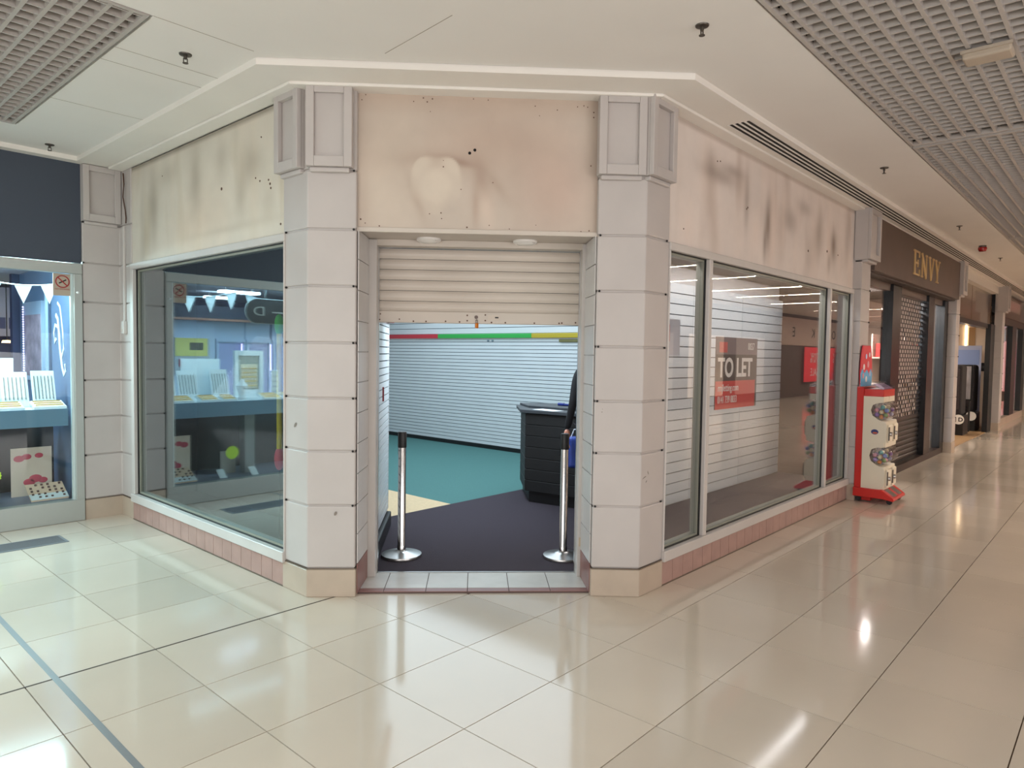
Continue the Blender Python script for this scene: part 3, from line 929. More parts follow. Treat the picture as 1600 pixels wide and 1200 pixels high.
# barrier posts
def post(x, y, label):
    g = thing('barrier_post', label, 'barrier post', (x, y, .012), group='chrome queue posts in the doorway')
    MB().lathe([(.158, 0), (.160, .012), (.156, .022), (.12, .030), (.07, .037), (.045, .046), (.038, .055), (.001, .055)], 40).build('base', STEEL, g, smooth=True)
    MB().lathe([(.034, .05), (.034, .085), (.0305, .092), (.0305, .86), (.001, .86)], 28).build('tube', CHROME, g, smooth=True)
    MB().lathe([(.033, .86), (.034, .865), (.034, .975), (.030, .983), (.001, .985)], 28).build('head', BLACK, g, smooth=True)
    for k in range(3):
        a = math.pi*2*k/4+.5
        MB().box(-.012, .012, .030, .0365, .80, .97).build('belt_slot', mat('slot_chrome', (190, 188, 186), .2, metal=1) if k != 1 else BLACK, g)
        g.children[-1].rotation_euler = (0, 0, a)
    return g
post(3.44, 4.24, 'chrome barrier post inside the doorway by the slatted return wall')
post(4.315, 3.315, 'chrome barrier post partly behind the right shutter guide')

# letting sign on the right window
sg = thing('letting_sign', 'black and red TO LET board inside the right window glass', 'sign', (5.18, WR+.066, 1.19))
MB().box(0, .80, 0, .006, 0, .585).build('board', mat('sign_dark', (62, 58, 62), .5), sg)
MB().box(0, .80, -.0012, 0, .445, .585).build('grey_band', mat('sign_mauve', (128, 118, 126), .5), sg)
MB().box(0, .765, -.0012, 0, 0, .228).build('red_band', mat('sign_red', (206, 52, 58), .5), sg)
MB().box(.055, .20, -.0022, -.0012, .46, .545).build('logo_square', mat('sign_red2', (214, 92, 92), .5), sg)
SW = mat('sign_white', (240, 238, 238), .5)
text('lettering', 'TO LET', .215, SW, sg, (.035, -.0025, .265), (RX, 0, 0), sx=.93, bold=.006)
text('lettering', '0037', .085, SW, sg, (.60, -.0025, .487), (RX, 0, 0), sx=.78)
text('lettering', 'rmjletting.com', .085, SW, sg, (.04, -.0025, .145), (RX, 0, 0), sx=.78)
text('lettering', '0141 739 8833', .085, SW, sg, (.04, -.0025, .048), (RX, 0, 0), sx=.70)
# faded notice taped at the left of the right window
nt_ = thing('paper_notice', 'pale notice sheet with red heading on the first right window pane', 'notice', (4.37, WR+.056, 1.62))
MB().box(0, .20, 0, .0012, 0, .26).build('sheet', mat('pale_notice', (196, 198, 210), .6), nt_)
MB().box(.0, .05, -.0008, 0, .10, .22).build('heading', mat('notice_red', (206, 120, 120), .6), nt_)

# ================================================================== INNER CORNER PILLAR (left) AND JEWELLERY SHOP

ic = struct('pillar', 'white inner corner pillar between the jewellery shop and the left window')
polyI = [(2.13, YJ), (WL, YJ), (WL, 7.0), (2.62, 7.0), (2.62, YJ+.3), (2.13, YJ+.3)]
MB().box(2.142, 2.6, YJ+.012, YJ+.28, 0, 3.3).box(WL+.012, 2.6, 7.005, YJ+.02, 0, 3.3).build('core', W_PILLAR, ic)
for nm, m, a, b in [('base_block', BEIGE, 0, .182), ('base_strip', MET, .182, .19)]:
    MB().prism(polyI, a, b).build(nm, m, ic)
zz = COURSE+[3.3]
for a, b in zip(zz, zz[1:]):
    MB().prism(polyI, a+.0045, b-.0045).build('block', W_PILLAR, ic, bevel=.008, seg=2)
for z in COURSE[1:]:
    MB().ball((2.137, YJ-.001, z), .009, 8, 6).build('joint_plug', PLUG, ic)
def T_j(s, d, z):
    return (s, YJ+d, z)
capital(ic, T_j, 2.125, WL-.005, -.06, .02)
cb = thing('cable', 'thin brown cable hanging down the inner corner by the stained board', 'cable', (2.43, 7.12, 2.75))
MB().tube([(0, 0, .5), (.004, -.005, .4), (-.004, .0, .28), (.008, -.02, .16), (.006, -.045, .08), (.002, -.05, .03)], .006, 6).build('flex', mat('brown_flex', (74, 48, 34), .6), cb, smooth=True)
cn = thing('conduit', 'white surface conduit ending in a small socket on the inner corner', 'conduit', (2.437, 7.14, 1.80))
MB().box(-.008, .013, -.012, .012, .07, .96).build('trunking', W_FRAME, cn, bevel=.003)
MB().box(-.022, .013, -.03, .03, -.05, .07).build('socket_box', W_FRAME, cn, bevel=.005)
MB().box(-.026, -.02, -.012, .012, -.03, -.005).build('switch', mat('switch_grey', (190, 180, 172), .4), cn)

jw = struct('wall_jewellery', 'dark blue fascia and grey frame of the jewellery shop front')
FASC = mat('navy_fascia', (58, 66, 80), .55)
MB().box(-5.2, 2.125, YJ+.02, YJ+.1, 2.39, 3.3).build('fascia_board', FASC, jw)
fj = MB()
fj.box(-5.2, 2.125, YJ-.01, YJ+.07, 2.29, 2.385).box(2.055, 2.125, YJ-.01, YJ+.07, .13, 2.29)
for x in (-.25, -2.6, -5.2):
    fj.box(x-.03, x+.03, YJ-.005, YJ+.06, .2, 2.29)
fj.build('frame', ALU, jw, bevel=.004)
MB().box(-5.2, 2.125, YJ-.012, YJ+.09, 0, .2).build('kick_rail', ALU, jw, bevel=.004)
MB().box(2.036, 2.055, YJ+.02, YJ+.06, .2, 2.29).build('glazing_bead', mat('pale_bead', (200, 216, 216), .3, metal=.3), jw)
MB().ball((2.085, YJ-.012, 2.12), .012, 10, 8).build('frame_screw', mat('bright_cap', (235, 240, 240), .2), jw)
for a, b in ((-.22, 2.036), (-2.57, -.28), (-5.17, -2.63)):
    MB().box(a, b, YJ+.036, YJ+.044, .2, 2.29).build('pane', GLASS_J, jw)
def lining(name, label, x0, x1, y0, y1, z0, z1, m, piece='board'):
    g = struct(name, label)
    MB().box(x0, x1, y0, y1, z0, z1).build(piece, m, g)
    return g
PALE = mat('pale_blue_wall', (190, 208, 226), .6)
NAVY = mat('navy_column', (54, 60, 90), .55)
lining('wall_jewellery_side', 'blue side wall of the jewellery shop', 2.14, 2.2, YJ+.32, 9.5, .012, 2.44, mat('blue_side_wall', (92, 116, 146), .6), 'side_wall')
lining('wall_jewellery_rear', 'violet rear wall of the jewellery shop', -5.2, 3.2, 11.8, 11.9, 0, 2.44, mat('rear_violet', (120, 120, 150), .7), 'rear_wall')
lining('wall_jewellery_column', 'navy column behind the jewellery window', 2.07, 2.26, 9.52, 9.62, 0, 2.44, NAVY, 'column')
lining('ceiling_4', 'white ceiling of the jewellery shop', -5.2, 3.2, YJ+.5, 11.9, 2.44, 2.50, mat('jewel_ceiling', (214, 220, 226), .7), 'ceiling_board')
lining('floor_4', 'dark floor of the jewellery shop', -5.2, 3.2, YJ+.1, 11.9, -.008, .012, mat('jewel_floor', (70, 72, 82), .6), 'floor_board')
lining('trim_2', 'navy bulkhead over the jewellery rear boards', -5.2, 1.75, 9.32, 9.5, 2.02, 2.20, mat('navy_bulkhead', (40, 46, 62), .6), 'bulkhead')
lining('trim_3', 'copper edge under the navy bulkhead', -5.2, 1.75, 9.28, 9.32, 2.0, 2.03, mat('copper_edge', (150, 110, 90), .5), 'bulkhead_edge')
# white back boards with posters (seen in the reflection of the left window)
bp = thing('poster_board', 'white rear board with a yellow poster in the jewellery shop', 'display board', (.94, 9.42, 0))
MB().box(-.31, .31, 0, .05, .9, 2.0).build('board', PALE, bp)
MB().box(-.23, .23, -.012, 0, 1.28, 1.76).build('poster', mat('poster_grey', (176, 186, 190), .6), bp)
MB().box(-.20, .23, -.016, -.012, 1.52, 1.76).build('poster_top', mat('poster_yellow', (208, 204, 120), .6), bp)
MB().box(-.14, .04, -.019, -.016, 1.60, 1.70).build('poster_picture', mat('poster_dark', (84, 84, 70), .6), bp)
MB().box(.08, .18, -.019, -.012, 1.38, 1.48).build('poster_red', mat('poster_redm', (170, 70, 80), .6), bp)
LED = mat('led_strip', (214, 196, 255), .5, emit=5)
cab = mat('cabinet_lilac', (150, 156, 190), .6)
for i, (x0, x1, lx) in enumerate([(.19, .61, .25), (-.20, .17, -.19), (-.62, -.24, -.6)]):
    c = thing('wall_cabinet', ['lilac wall cabinet beside the yellow poster board', 'middle lilac wall cabinet with a lit edge strip', 'last lilac wall cabinet from the poster board'][i], 'cabinet', ((x0+x1)/2, 9.42, 0))
    h = (x1-x0)/2
    MB().box(-h, h, .04, .08, .9, 2.0).build('back', PALE, c)
    MB().box(-h, -h+.03, 0, .04, .9, 1.76).box(h-.03, h, 0, .04, .9, 1.76).box(-h+.03, h-.03, 0, .04, 1.72, 1.76).box(-h+.03, h-.03, 0, .04, .9, .94).build('surround', PALE, c)
    MB().box(-h+.04, h-.04, .03, .04, .98, 1.70).build('inset', cab, c)
    MB().box(lx-(x0+x1)/2-.006, lx-(x0+x1)/2+.006, -.01, 0, 1.0, 1.70).build('led_strip', LED, c)
# posters on the side wall with a beaded LED strip
sp = thing('wall_poster', 'portrait poster with a beaded light strip on the pale blue side wall', 'poster', (2.139, 8.9, 1.3))
MB().box(-.03, 0, -.36, .36, -.05, .80).build('frame', mat('poster_frame', (158, 180, 202), .4), sp)
MB().box(-.034, -.03, -.34, .28, 0, .66).build('print', mat('portrait_print', (150, 136, 150), .6, var=.45, scale=7), sp)
for k in range(30):
    MB().ball((-.036, .32, -.03+k*.027), .0095, 6, 4, (.6, 1, .8)).build('led', LED, sp)
MB().box(-.05, -.03, -.60, -.56, -.2, .95).build('edge_trim', mat('poster_frame', (158, 180, 202), .4), sp)
# window shelf
js = thing('display_shelf', 'long blue fronted display shelf in the jewellery window', 'shelf', (0, 0, 0))
MB().box(-5.1, 2.03, YJ+.14, YJ+.75, 1.02, 1.045).build('top', mat('shelf_white', (222, 232, 236), .4), js)
MB().box(-5.1, 2.03, YJ+.12, YJ+.14, .885, 1.045).build('apron', mat('apron_blue', (98, 134, 160), .5), js)
for x in (1.08, -1.2, -3.4):
    MB().box(x-.06, x+.06, YJ+.3, YJ+.42, .2, .885).build('leg', mat('leg_grey', (120, 128, 128), .5), js)
lo = thing('display_platform', 'low dark platform at the foot of the jewellery window', 'platform', (0, 0, 0))
MB().box(-5.1, 2.03, YJ+.1, YJ+.85, .012, .195).build('deck', mat('deck_slate', (126, 132, 150), .5), lo)
MB().box(-5.1, 2.1, YJ+.86, YJ+.9, .012, 1.02).build('back_panel', mat('deck_back', (32, 31, 38), .6), lo)
# necklace stands: leaning white boards with grooves and chains
SW2 = mat('stand_white', (226, 238, 242), .5)
CHN = mat('chain', (140, 150, 150), .35, metal=.6)
def necklace(x, y, z, wd, h, label, n=6, back=.30):
    g = thing('necklace_stand', label, 'necklace stand', (x, y, z), group='white necklace boards')
    def L(a, b, c):
        return (a, b+c*back, c)
    MB(L).box(-wd/2, wd/2, 0, .012, 0, h).build('board', SW2, g)
    MB().box(-wd/2, wd/2, 0, .10, -.001, .010).build('foot', SW2, g)
    for k in range(n):
        a = -wd/2+wd*(k+.8)/(n+.6)
        MB(L).box(a-.004, a+.004, -.006, 0, h*.22, h*.86).build('chain', CHN, g)
ZSH = 1.0455
for x, y, wd, h, l in [(1.93, 7.72, .19, .34, 'white necklace board at the shelf end by the shop pillar'),
                       (1.70, 7.72, .21, .33, 'white necklace board second from the shop pillar'),
                       (1.34, 7.72, .20, .34, 'white necklace board beside the tall white card'),
                       (.30, 7.72, .20, .34, 'white necklace board beyond the framed display'),
                       (-.2, 7.72, .20, .34, 'white necklace board furthest from the shop pillar')]:
    necklace(x, y, ZSH, wd, h, l)
tc_ = thing('display_card', 'plain tall white card standing behind the necklace boards', 'display card', (1.50, 7.90, ZSH))
MB().box(-.22, .22, 0, .012, 0, .46).build('card', SW2, tc_)
MB().box(-.2, .2, 0, .08, 0, .008).build('foot', SW2, tc_)
fd = thing('framed_display', 'white framed jewellery display on the shelf', 'jewellery display', (.99, 7.76, ZSH))
MB().box(-.18, -.13, 0, .04, 0, .56).box(.13, .18, 0, .04, 0, .56).box(-.13, .13, 0, .04, .50, .56).box(-.13, .13, 0, .04, 0, .10).build('frame', SW2, fd, bevel=.004)
MB().box(-.13, .13, .025, .03, .1, .5).build('backing', mat('display_grey', (176, 190, 184), .6), fd)
MB().box(-.10, .10, .01, .024, .12, .40).build('ring_pad', mat('pad_cream', (226, 218, 190), .6), fd)
for k in range(5):
    MB().tube([(-.09, .006, .15+k*.05), (.09, .006, .15+k*.05)], .006, 6).build('ring_row', mat('gold', (196, 160, 84), .35, metal=.7), fd)
bu = thing('bust', 'white necklace bust on the jewellery shelf', 'bust', (1.17, 7.58, ZSH))
MB().lathe([(.05, 0), (.045, .02), (.03, .05), (.05, .11), (.065, .16), (.03, .20), (.026, .23), (.001, .235)], 18).build('form', SW2, bu, smooth=True)
MB().ball((0, -.055, .13), .012, 8, 6).build('pendant', CHN, bu)
lp = thing('earring_post', 'narrow white earring post on the shelf', 'jewellery display', (.74, 7.62, ZSH))
MB().box(-.045, .045, 0, .04, 0, .33).build('post', SW2, lp, bevel=.006)
for k in range(4):
    for s in (-.018, .018):
        MB().ball((s, -.003, .08+k*.06), .008, 6, 4).build('earring', mat('gem_dark', (80, 60, 70), .3), lp)
def pad(x, y, wd, dp, label, gold=True):
    g = thing('ring_tray', label, 'ring tray', (x, y, ZSH), group='ring trays on the shelf edge')
    def L(a, b, c):
        return (a, b, c+max(0, b+dp/2)*.28)
    MB(L).box(-wd/2, wd/2, -dp/2, dp/2, 0, .018).build('tray', SW2, g)
    MB(L).box(-wd/2+.01, wd/2-.01, -dp/2+.012, dp/2-.01, .018, .024).build('cushion', mat('tray_cream', (236, 228, 196), .7), g)
    for k in range(3):
        MB(L).box(-wd/2+.02, wd/2-.02, -dp/2+.03+k*.05, -dp/2+.04+k*.05, .024, .031).build('ring_row', mat('gold', (196, 160, 84), .35, metal=.7), g)
pad(1.90, 7.52, .26, .17, 'ring tray on the shelf front nearest the shop pillar')
pad(1.60, 7.52, .20, .17, 'small ring tray second from the shop pillar')
pad(1.38, 7.50, .16, .14, 'narrow ring tray in front of the tall white card')
pad(.88, 7.50, .22, .18, 'ring tray before the framed display')
pad(.60, 7.50, .22, .18, 'ring tray left of the framed display, past the earring post')
# cards and trays on the low platform
cdp = thing('flower_card', 'cream backing card with pink blossoms on the low platform', 'display card', (1.83, 7.80, .1955))
MB().box(-.165, .165, 0, .012, 0, .46).build('card', mat('card_cream', (222, 204, 188), .6), cdp)
PINK = mat('blossom', (196, 70, 92), .6)
for cx_, cz, r in [(-.10, .36, .045), (-.04, .375, .04), (.06, .38, .035), (.03, .16, .055), (-.02, .13, .05), (.09, .14, .04)]:
    MB().lathe([(r, 0), (r*.8, .003), (.001, .003)], 12, f=lambda a, b, h, cx_=cx_, cz=cz: (cx_+a, -h, cz+b*.7)).build('blossom', PINK, cdp)
et = thing('earring_tray', 'sloping earring tray with dark studs before the blossom card', 'earring tray', (1.90, 7.55, .1955))
def Le(a, b, c):
    return (a, b, c+max(0, b+.1)*.55)
MB(Le).box(-.16, .14, -.1, .11, 0, .015).build('tray', mat('tray_peach', (226, 198, 172), .6), et)
MB(Le).box(-.16, .14, -.105, -.03, .015, .018).build('white_strip', SW2, et)
for i in range(6):
    for j in range(5):
        if (i+j) % 4:
            MB(Le).box(-.14+i*.048, -.122+i*.048, -.085+j*.04, -.073+j*.04, .018, .028).build('stud', mat('stud_dark', (84, 56, 50), .4), et)
c2 = thing('price_card', 'small grey price card on the low platform', 'display card', (1.28, 7.7, .1955))
MB().box(-.09, .09, 0, .01, 0, .26).build('card', mat('price_grey', (160, 156, 148), .6), c2)
for x, y, l in [(1.1, 7.46, 'small white ticket lying near the price card'), (1.45, 7.5, 'small white ticket beside the earring tray')]:
    t_ = thing('ticket', l, 'ticket', (x, y, .1955))
    MB(lambda a, b, c: (a, b, c+max(0, b+.05)*.8)).box(-.04, .04, -.05, .05, 0, .004).build('card', SW2, t_)
# bunting
bn = thing('bunting', 'white triangular bunting across the top of the jewellery window', 'bunting', (0, 7.62, 0))
def bz(x):
    return 2.27-.09*abs(math.sin((x-1.2)*3.0))
MB().tube([(x, 0, bz(x)) for x in np.linspace(-2, 2.08, 60)], .006, 6).build('ribbon', SW2, bn)
for k in range(16):
    x = 1.98-.235*k
    if k == 0:
        x = 1.95
    za, zc = bz(x-.07), bz(x+.07)
    MB().add([(x-.07, -.002, za), (x+.07, -.002, zc), (x, -.002, min(za, zc)-.17), (x-.07, .002, za), (x+.07, .002, zc), (x, .002, min(za, zc)-.17)], [(0, 1, 2), (3, 5, 4), (0, 3, 4, 1), (1, 4, 5, 2), (2, 5, 3, 0)]).build('pennant', SW2, bn)
# no smoking notice
ns = thing('no_smoking_sign', 'no smoking sign on the jewellery window glass', 'sign', (1.975, YJ+.030, 2.185))
MB().box(-.075, .075, 0, .004, -.10, .10).build('plate', mat('ns_plate', (176, 162, 146), .5), ns)
NR = mat('ns_red', (150, 40, 40), .5)
ring = MB()
for k in range(24):
    a0, a1 = 2*math.pi*k/24, 2*math.pi*(k+1)/24
    ring.add([(r*math.cos(a), y, .028+r*math.sin(a)) for y in (-.002, 0) for a in (a0, a1) for r in (.048, .058)], [(0, 1, 3, 2), (4, 6, 7, 5), (0, 2, 6, 4), (1, 5, 7, 3)])
ring.build('ring', NR, ns)
def barp(m, x0, z0, x1, z1, wdt, y0, y1):
    t = Vector((x1-x0, 0, z1-z0)).normalized()
    n = Vector((-t.z, 0, t.x))*wdt/2
    q = [Vector((x0, 0, z0))+n, Vector((x1, 0, z1))+n, Vector((x1, 0, z1))-n, Vector((x0, 0, z0))-n]
    return m.add([(p.x, y, p.z) for y in (y0, y1) for p in q], [(0, 1, 2, 3), (7, 6, 5, 4), (0, 4, 5, 1), (1, 5, 6, 2), (2, 6, 7, 3), (3, 7, 4, 0)])
barp(MB(), -.036, .064, .036, -.008, .010, -.0025, 0).build('slash', NR, ns)
barp(MB(), -.028, .012, .03, .046, .011, -.0015, 0).build('cigarette', BLACK, ns)
text('lettering', 'NO SMOKING', .019, NR, ns, (0, -.001, -.047), (RX, 0, 0), 'CENTER', ext=.0004)
# script flourish decal
sc = thing('script_decal', 'white looping script flourish on the pale blue glass edge', 'decal', (2.136, 8.05, 1.72))
fl1 = [(-.02, .34), (.03, .30), (.06, .18), (.09, .02), (.10, -.12), (.06, -.20), (.02, -.12), (.02, .0), (-.01, .14)]
fl2 = [(-.06, .22), (-.02, .18), (.0, .05), (.02, -.12), (.06, -.30), (.10, -.38), (.13, -.34), (.12, -.27)]
fl3 = [(-.02, .10), (-.08, .12), (-.11, .04), (-.09, -.06), (-.06, -.02)]
WD = mat('decal_white', (232, 246, 250), .5)
for q, r in ((fl1, .011), (fl2, .016), (fl3, .013)):
    MB().tube([(-.002, -a*1.5, b) for a, b in q], r*1.5, 6).build('stroke', WD, sc)
    sc.children[-1].scale = (.2, 1, 1)
# black oval sign hung in the jewellery window
ov = thing('oval_sign', 'black pill-shaped hanging sign with pale letters in the jewellery window', 'sign', (.62, 7.52, 2.06))
op = []
for k in range(24):
    a = 2*math.pi*k/24
    op.append((.40*(1 if math.cos(a) > 0 else -1)+.14*math.cos(a), .14*math.sin(a)))
MB().prism(op, -.012, .012, f=lambda a, b, c: (a, c, b)).build('plate', mat('sign_black', (26, 26, 30), .4), ov)
MB().tube([(a, 0, b) for a, b in op]+[(op[0][0], 0, op[0][1])], .008, 6).build('rim', ALU, ov)
PLT = mat('pale_letter', (176, 174, 168), .5)
text('letter', 'D', .15, PLT, ov, (.30, -.014, -.05), (RX, 0, 0), sx=1.4)
MB().box(.08, .22, -.014, -.012, -.015, .0).build('dash', PLT, ov)
for s in (-.3, .3):
    MB().tube([(s, 0, .14), (s, 0, .56)], .003, 5).build('wire', ALU, ov)
# jeweller's ceiling lights (they light the shop and its display)
LAMP = mat('fluorescent', (222, 240, 255), .5, emit=34)
for i, (x, y, sx_, sy_, l) in enumerate([(.62, 8.75, .5, .14, 'bright fluorescent panel near the oval sign'), (.35, 9.9, .4, .10, 'bright fluorescent panel deep in the jewellery shop'), (-1.2, 8.6, .6, .16, 'bright fluorescent panel over the far end of the shelf'), (-.6, 9.0, .5, .1, 'narrow fluorescent panel behind the oval sign')]):
    g = thing('ceiling_panel_light', l, 'light', (x, y, 2.375), group='jewellery ceiling lights')
    MB().box(-sx_/2, sx_/2, -sy_/2, sy_/2, -.03, 0).build('diffuser', LAMP, g)
    for q in (-.35, .35):
        MB().tube([(sx_*q, 0, 0), (sx_*q, 0, .062)], .004, 6).build('hanger', ALU, g)
pd = thing('glowing_spot', 'small warm spotlight glowing far inside the jewellery shop', 'light', (2.33, 11.0, 1.66))
MB().lathe([(.06, 0), (.05, .03), (.001, .035)], 14).build('lamp', mat('warm_lamp', (255, 196, 130), .5, emit=8), pd)
MB().tube([(0, 0, .03), (0, 0, .77)], .006, 6).build('stem', BLACK, pd)
hb = thing('house_panel', 'white panelled shelf unit far inside the jewellery shop', 'shelf unit', (2.5, 11.3, 0))
MB().box(-.5, .34, 0, .2, 1.75, 2.4).build('panel', mat('unit_white', (190, 188, 204), .6), hb)
for k in range(4):
    MB().box(-.48+k*.2, -.32+k*.2, -.01, 0, 1.85, 2.0).build('opening', mat('unit_dark', (92, 96, 130), .6), hb)
area('jewel_shelf_light', (.2, YJ+.26, 2.56), 3.6, 125, (.66, .92, 1), aim=(0, .22, -1), size_y=.12)
area('jewel_spill_light', (.6, YJ+.2, 2.36), 3.0, 290, (.60, .94, 1), aim=(0, -1, .2), size_y=.1)  # added for the cool spill onto the mall floor and ceiling

# ================================================================== RIGHT SIDE SHOPS
BRN = mat('brown_fascia', (84, 66, 58), .5, var=.12, scale=3)
BRND = mat('dark_brown', (58, 46, 42), .5)
def slim_pillar(x0, x1, label, cap=True, yf=2.36, yb=2.455):
    g = struct('pillar', label)
    MB().box(x0+.012, x1-.012, yf+.012, yb-.005, 0, 3.3).build('core', W_PILLAR, g)
    MB().box(x0-.004, x1+.004, yf-.004, yb, 0, .182).build('base_block', BEIGE, g)
    for a, b in zip(COURSE, COURSE[1:]+[3.3]):
        MB().box(x0, x1, yf, yb, a+.003, b-.003).build('block', W_PILLAR, g, bevel=.004)
    for z in COURSE[1:]:
        MB().ball((x1-.01, yf-.001, z), .010, 8, 6).build('joint_plug', PLUG, g)
    if cap:
        capital(g, lambda s, d, z: (s, yf+d, z), x0-.02, x1+.05, -.09, WR-yf, z0=2.73)
    return g
slim_pillar(8.46, 8.80, 'white pillar behind the capsule vending machine', yf=2.34, yb=2.50)
slim_pillar(13.95, 14.25, 'slim white pillar at the far end of the dark shop', yf=2.33)
slim_pillar(19.15, 19.5, 'white pillar beyond the sportswear shop', yf=2.3)
slim_pillar(25.0, 25.3, 'white pillar furthest along the corridor', yf=2.3)
# ---- dark shop with gold letters
ev = struct('wall_dark_shop', 'dark brown shop front with a gold-lettered fascia')
MB().box(8.80, 13.93, 2.30, 2.36, 2.64, 3.26).build('fascia_board', BRN, ev, label='brown fascia board')
MB().box(8.80, 13.95, 2.36, 2.75, 2.62, 2.68).build('fascia_soffit', BRND, ev)
MB().box(8.80, 13.95, 2.50, 2.58, 2.53, 2.64).build('transom', mat('transom_brown', (92, 76, 68), .4), ev)
MB().box(8.80, 13.95, 2.46, 2.6, 0, .10).build('sill', BRND, ev)
for x0, x1 in [(8.80, 8.86), (10.35, 10.78), (12.50, 12.90), (13.70, 13.95)]:
    MB().box(x0, x1, 2.46, 2.6, .1, 2.64).build('post', BLK_G, ev)
for x0, x1 in [(8.86, 10.35), (12.90, 13.70)]:
    MB().box(x0, x1, 2.52, 2.528, .1, 2.53).build('pane', GLASS, ev)
GOLD = mat('gold_letter', (198, 166, 116), .45)
def serif(ch, x, z, wdt, h):
    m = MB()
    y0, y1 = 2.285, 2.30
    tk, th_ = .05, .022
    def r(a, b, c, d):
        m.box(x+a, x+b, y0, y1, z+c, z+d)
    if ch == 'E':
        r(.04, .04+tk, 0, h)
        for zz_, L in ((0, wdt-.04), (h/2-.01, wdt*.62), (h-th_, wdt-.06)):
            r(.04+tk, .04+L, zz_, zz_+th_)
        r(0, .04, 0, th_)
        r(0, .04, h-th_, h)
        r(wdt-.02, wdt, 0, .09)
        r(wdt-.04, wdt-.02, h-.08, h)
        r(.04+wdt*.62-.03, .04+wdt*.62-.01, h/2-.05, h/2+.05)
    if ch == 'N':
        r(.035, .057, 0, h)
        r(wdt-.057, wdt-.035, 0, h)
        barp(m, x+.03, z+h-.01, x+wdt-.05, z+.01, .055, y0+.001, y1)
        r(0, .09, 0, th_)
        r(-.01, .06, h-th_, h)
        r(wdt-.09, wdt, h-th_, h)
    if ch == 'V':
        barp(m, x+.05, z+h-.005, x+wdt/2, z+.005, .05, y0+.001, y1)
        barp(m, x+wdt-.05, z+h-.005, x+wdt/2, z+.005, .024, y0, y1)
        r(0, .11, h-th_, h)
        r(wdt-.10, wdt, h-th_, h)
    if ch == 'Y':
        barp(m, x+.05, z+h-.005, x+wdt/2, z+h*.42, .045, y0+.001, y1)
        barp(m, x+wdt-.05, z+h-.005, x+wdt/2, z+h*.42, .022, y0, y1)
        r(wdt/2-.024, wdt/2+.024, .0, h*.45)
        r(wdt/2-.08, wdt/2+.08, 0, th_)
        r(0, .11, h-th_, h)
        r(wdt-.10, wdt, h-th_, h)
    return m
for ch, x in zip('ENVY', (10.62, 11.07, 11.52, 11.93)):
    serif(ch, x, 2.765, .345, .335).build('letter', GOLD, ev)
gl = thing('grille_shutter', 'closed grey link grille shutter in the dark shop doorway', 'shutter', (0, 0, 0))
GRL = mat('grille_metal', (52, 44, 42), .4, metal=.5)
g1, g2 = MB(), MB()
rows = 28
rnd = random.Random(7)
for k in range(rows+1):
    z = .76+k*.0625
    g1.box(10.78, 12.50, 2.55, 2.566, z-.0085, z+.0085)
for k in range(rows):
    z = .76+k*.0625
    off = .075*(k % 2)
    for n in range(12):
        x = 10.78+off+n*.15
        if x > 12.48:
            continue
        g1.box(x-.013, x+.013, 2.551, 2.565, z+.0085, z+.054)
        # grey vision plates; some are open so that the lit shop shows through
        open_ = (k < 10 and rnd.random() < .45) or (k > 16 and rnd.random() < .14)
        if not open_ and x+.15 < 12.50:
            g2.box(x+.013, x+.137, 2.556, 2.560, z+.0085, z+.054)
g2.build('vision_plates', mat('plate_grey', (186, 174, 170), .3), gl, kind='stuff')
g1.build('link_mesh', GRL, gl, kind='stuff')
for k in range(9):
    MB().prism([(0, .0), (-.012, .02), (-.014, .04), (-.010, .06), (0, .074)], 10.78, 12.50, f=lambda a, b, c, k=k: (c, 2.56+a, 0.105+k*.073+b)).build('slat', GRL, gl)
MB().box(10.78, 12.50, 2.545, 2.575, .10, .12).build('bottom_bar', BLACK, gl)
lining('wall_dark_shop_back', 'dim back wall of the dark shop', 8.6, 14.0, 3.9, 4.0, 0, 2.9, mat('shop_dim', (206, 194, 184), .7), 'back')
lining('ceiling_6', 'dim ceiling of the dark shop', 8.6, 14.0, 2.6, 3.95, 2.72, 2.78, mat('dim_ceiling', (108, 98, 92), .7), 'ceiling_board')
lining('floor_6', 'dark floor of the dark shop', 8.6, 14.0, 2.6, 3.95, -.009, .01, BRND, 'floor_board')
lining('wall_dark_shop_side', 'dark side wall of the dark shop', 13.9, 13.94, 2.6, 3.95, 0, 2.7, mat('dark_shop_side', (176, 156, 140), .6), 'side_board')
area('dark_shop_light', (11.2, 3.2, 2.68), 1.6, 150, (1, .92, .88), size_y=.5)
for i, (x, l) in enumerate([(12.4, 'white shelf rack seen through the first window of the dark shop'), (13.45, 'white shelf rack nearest the far end of the dark shop')]):
    g = thing('shelf_rack', l, 'shelf rack', (x, 2.95 if i == 0 else 2.72, .01))
    RKM = mat('rack_white', (222, 206, 190), .6)
    MB().box(-.3, .3, .2, .22, 0, 2.0).build('back', RKM, g)
    for k in range(4):
        MB().box(-.3, .3, 0, .2, .35+k*.42, .37+k*.42).build('shelf', RKM, g)
    for k in range(3):
        MB().box(-.22+.16*k, -.10+.16*k, .03, .17, 1.63, 1.85).build('box', [mat('box_red', (196, 60, 58), .5), mat('box_cream', (230, 216, 196), .5), mat('box_grey', (150, 140, 132), .5)][k], g)
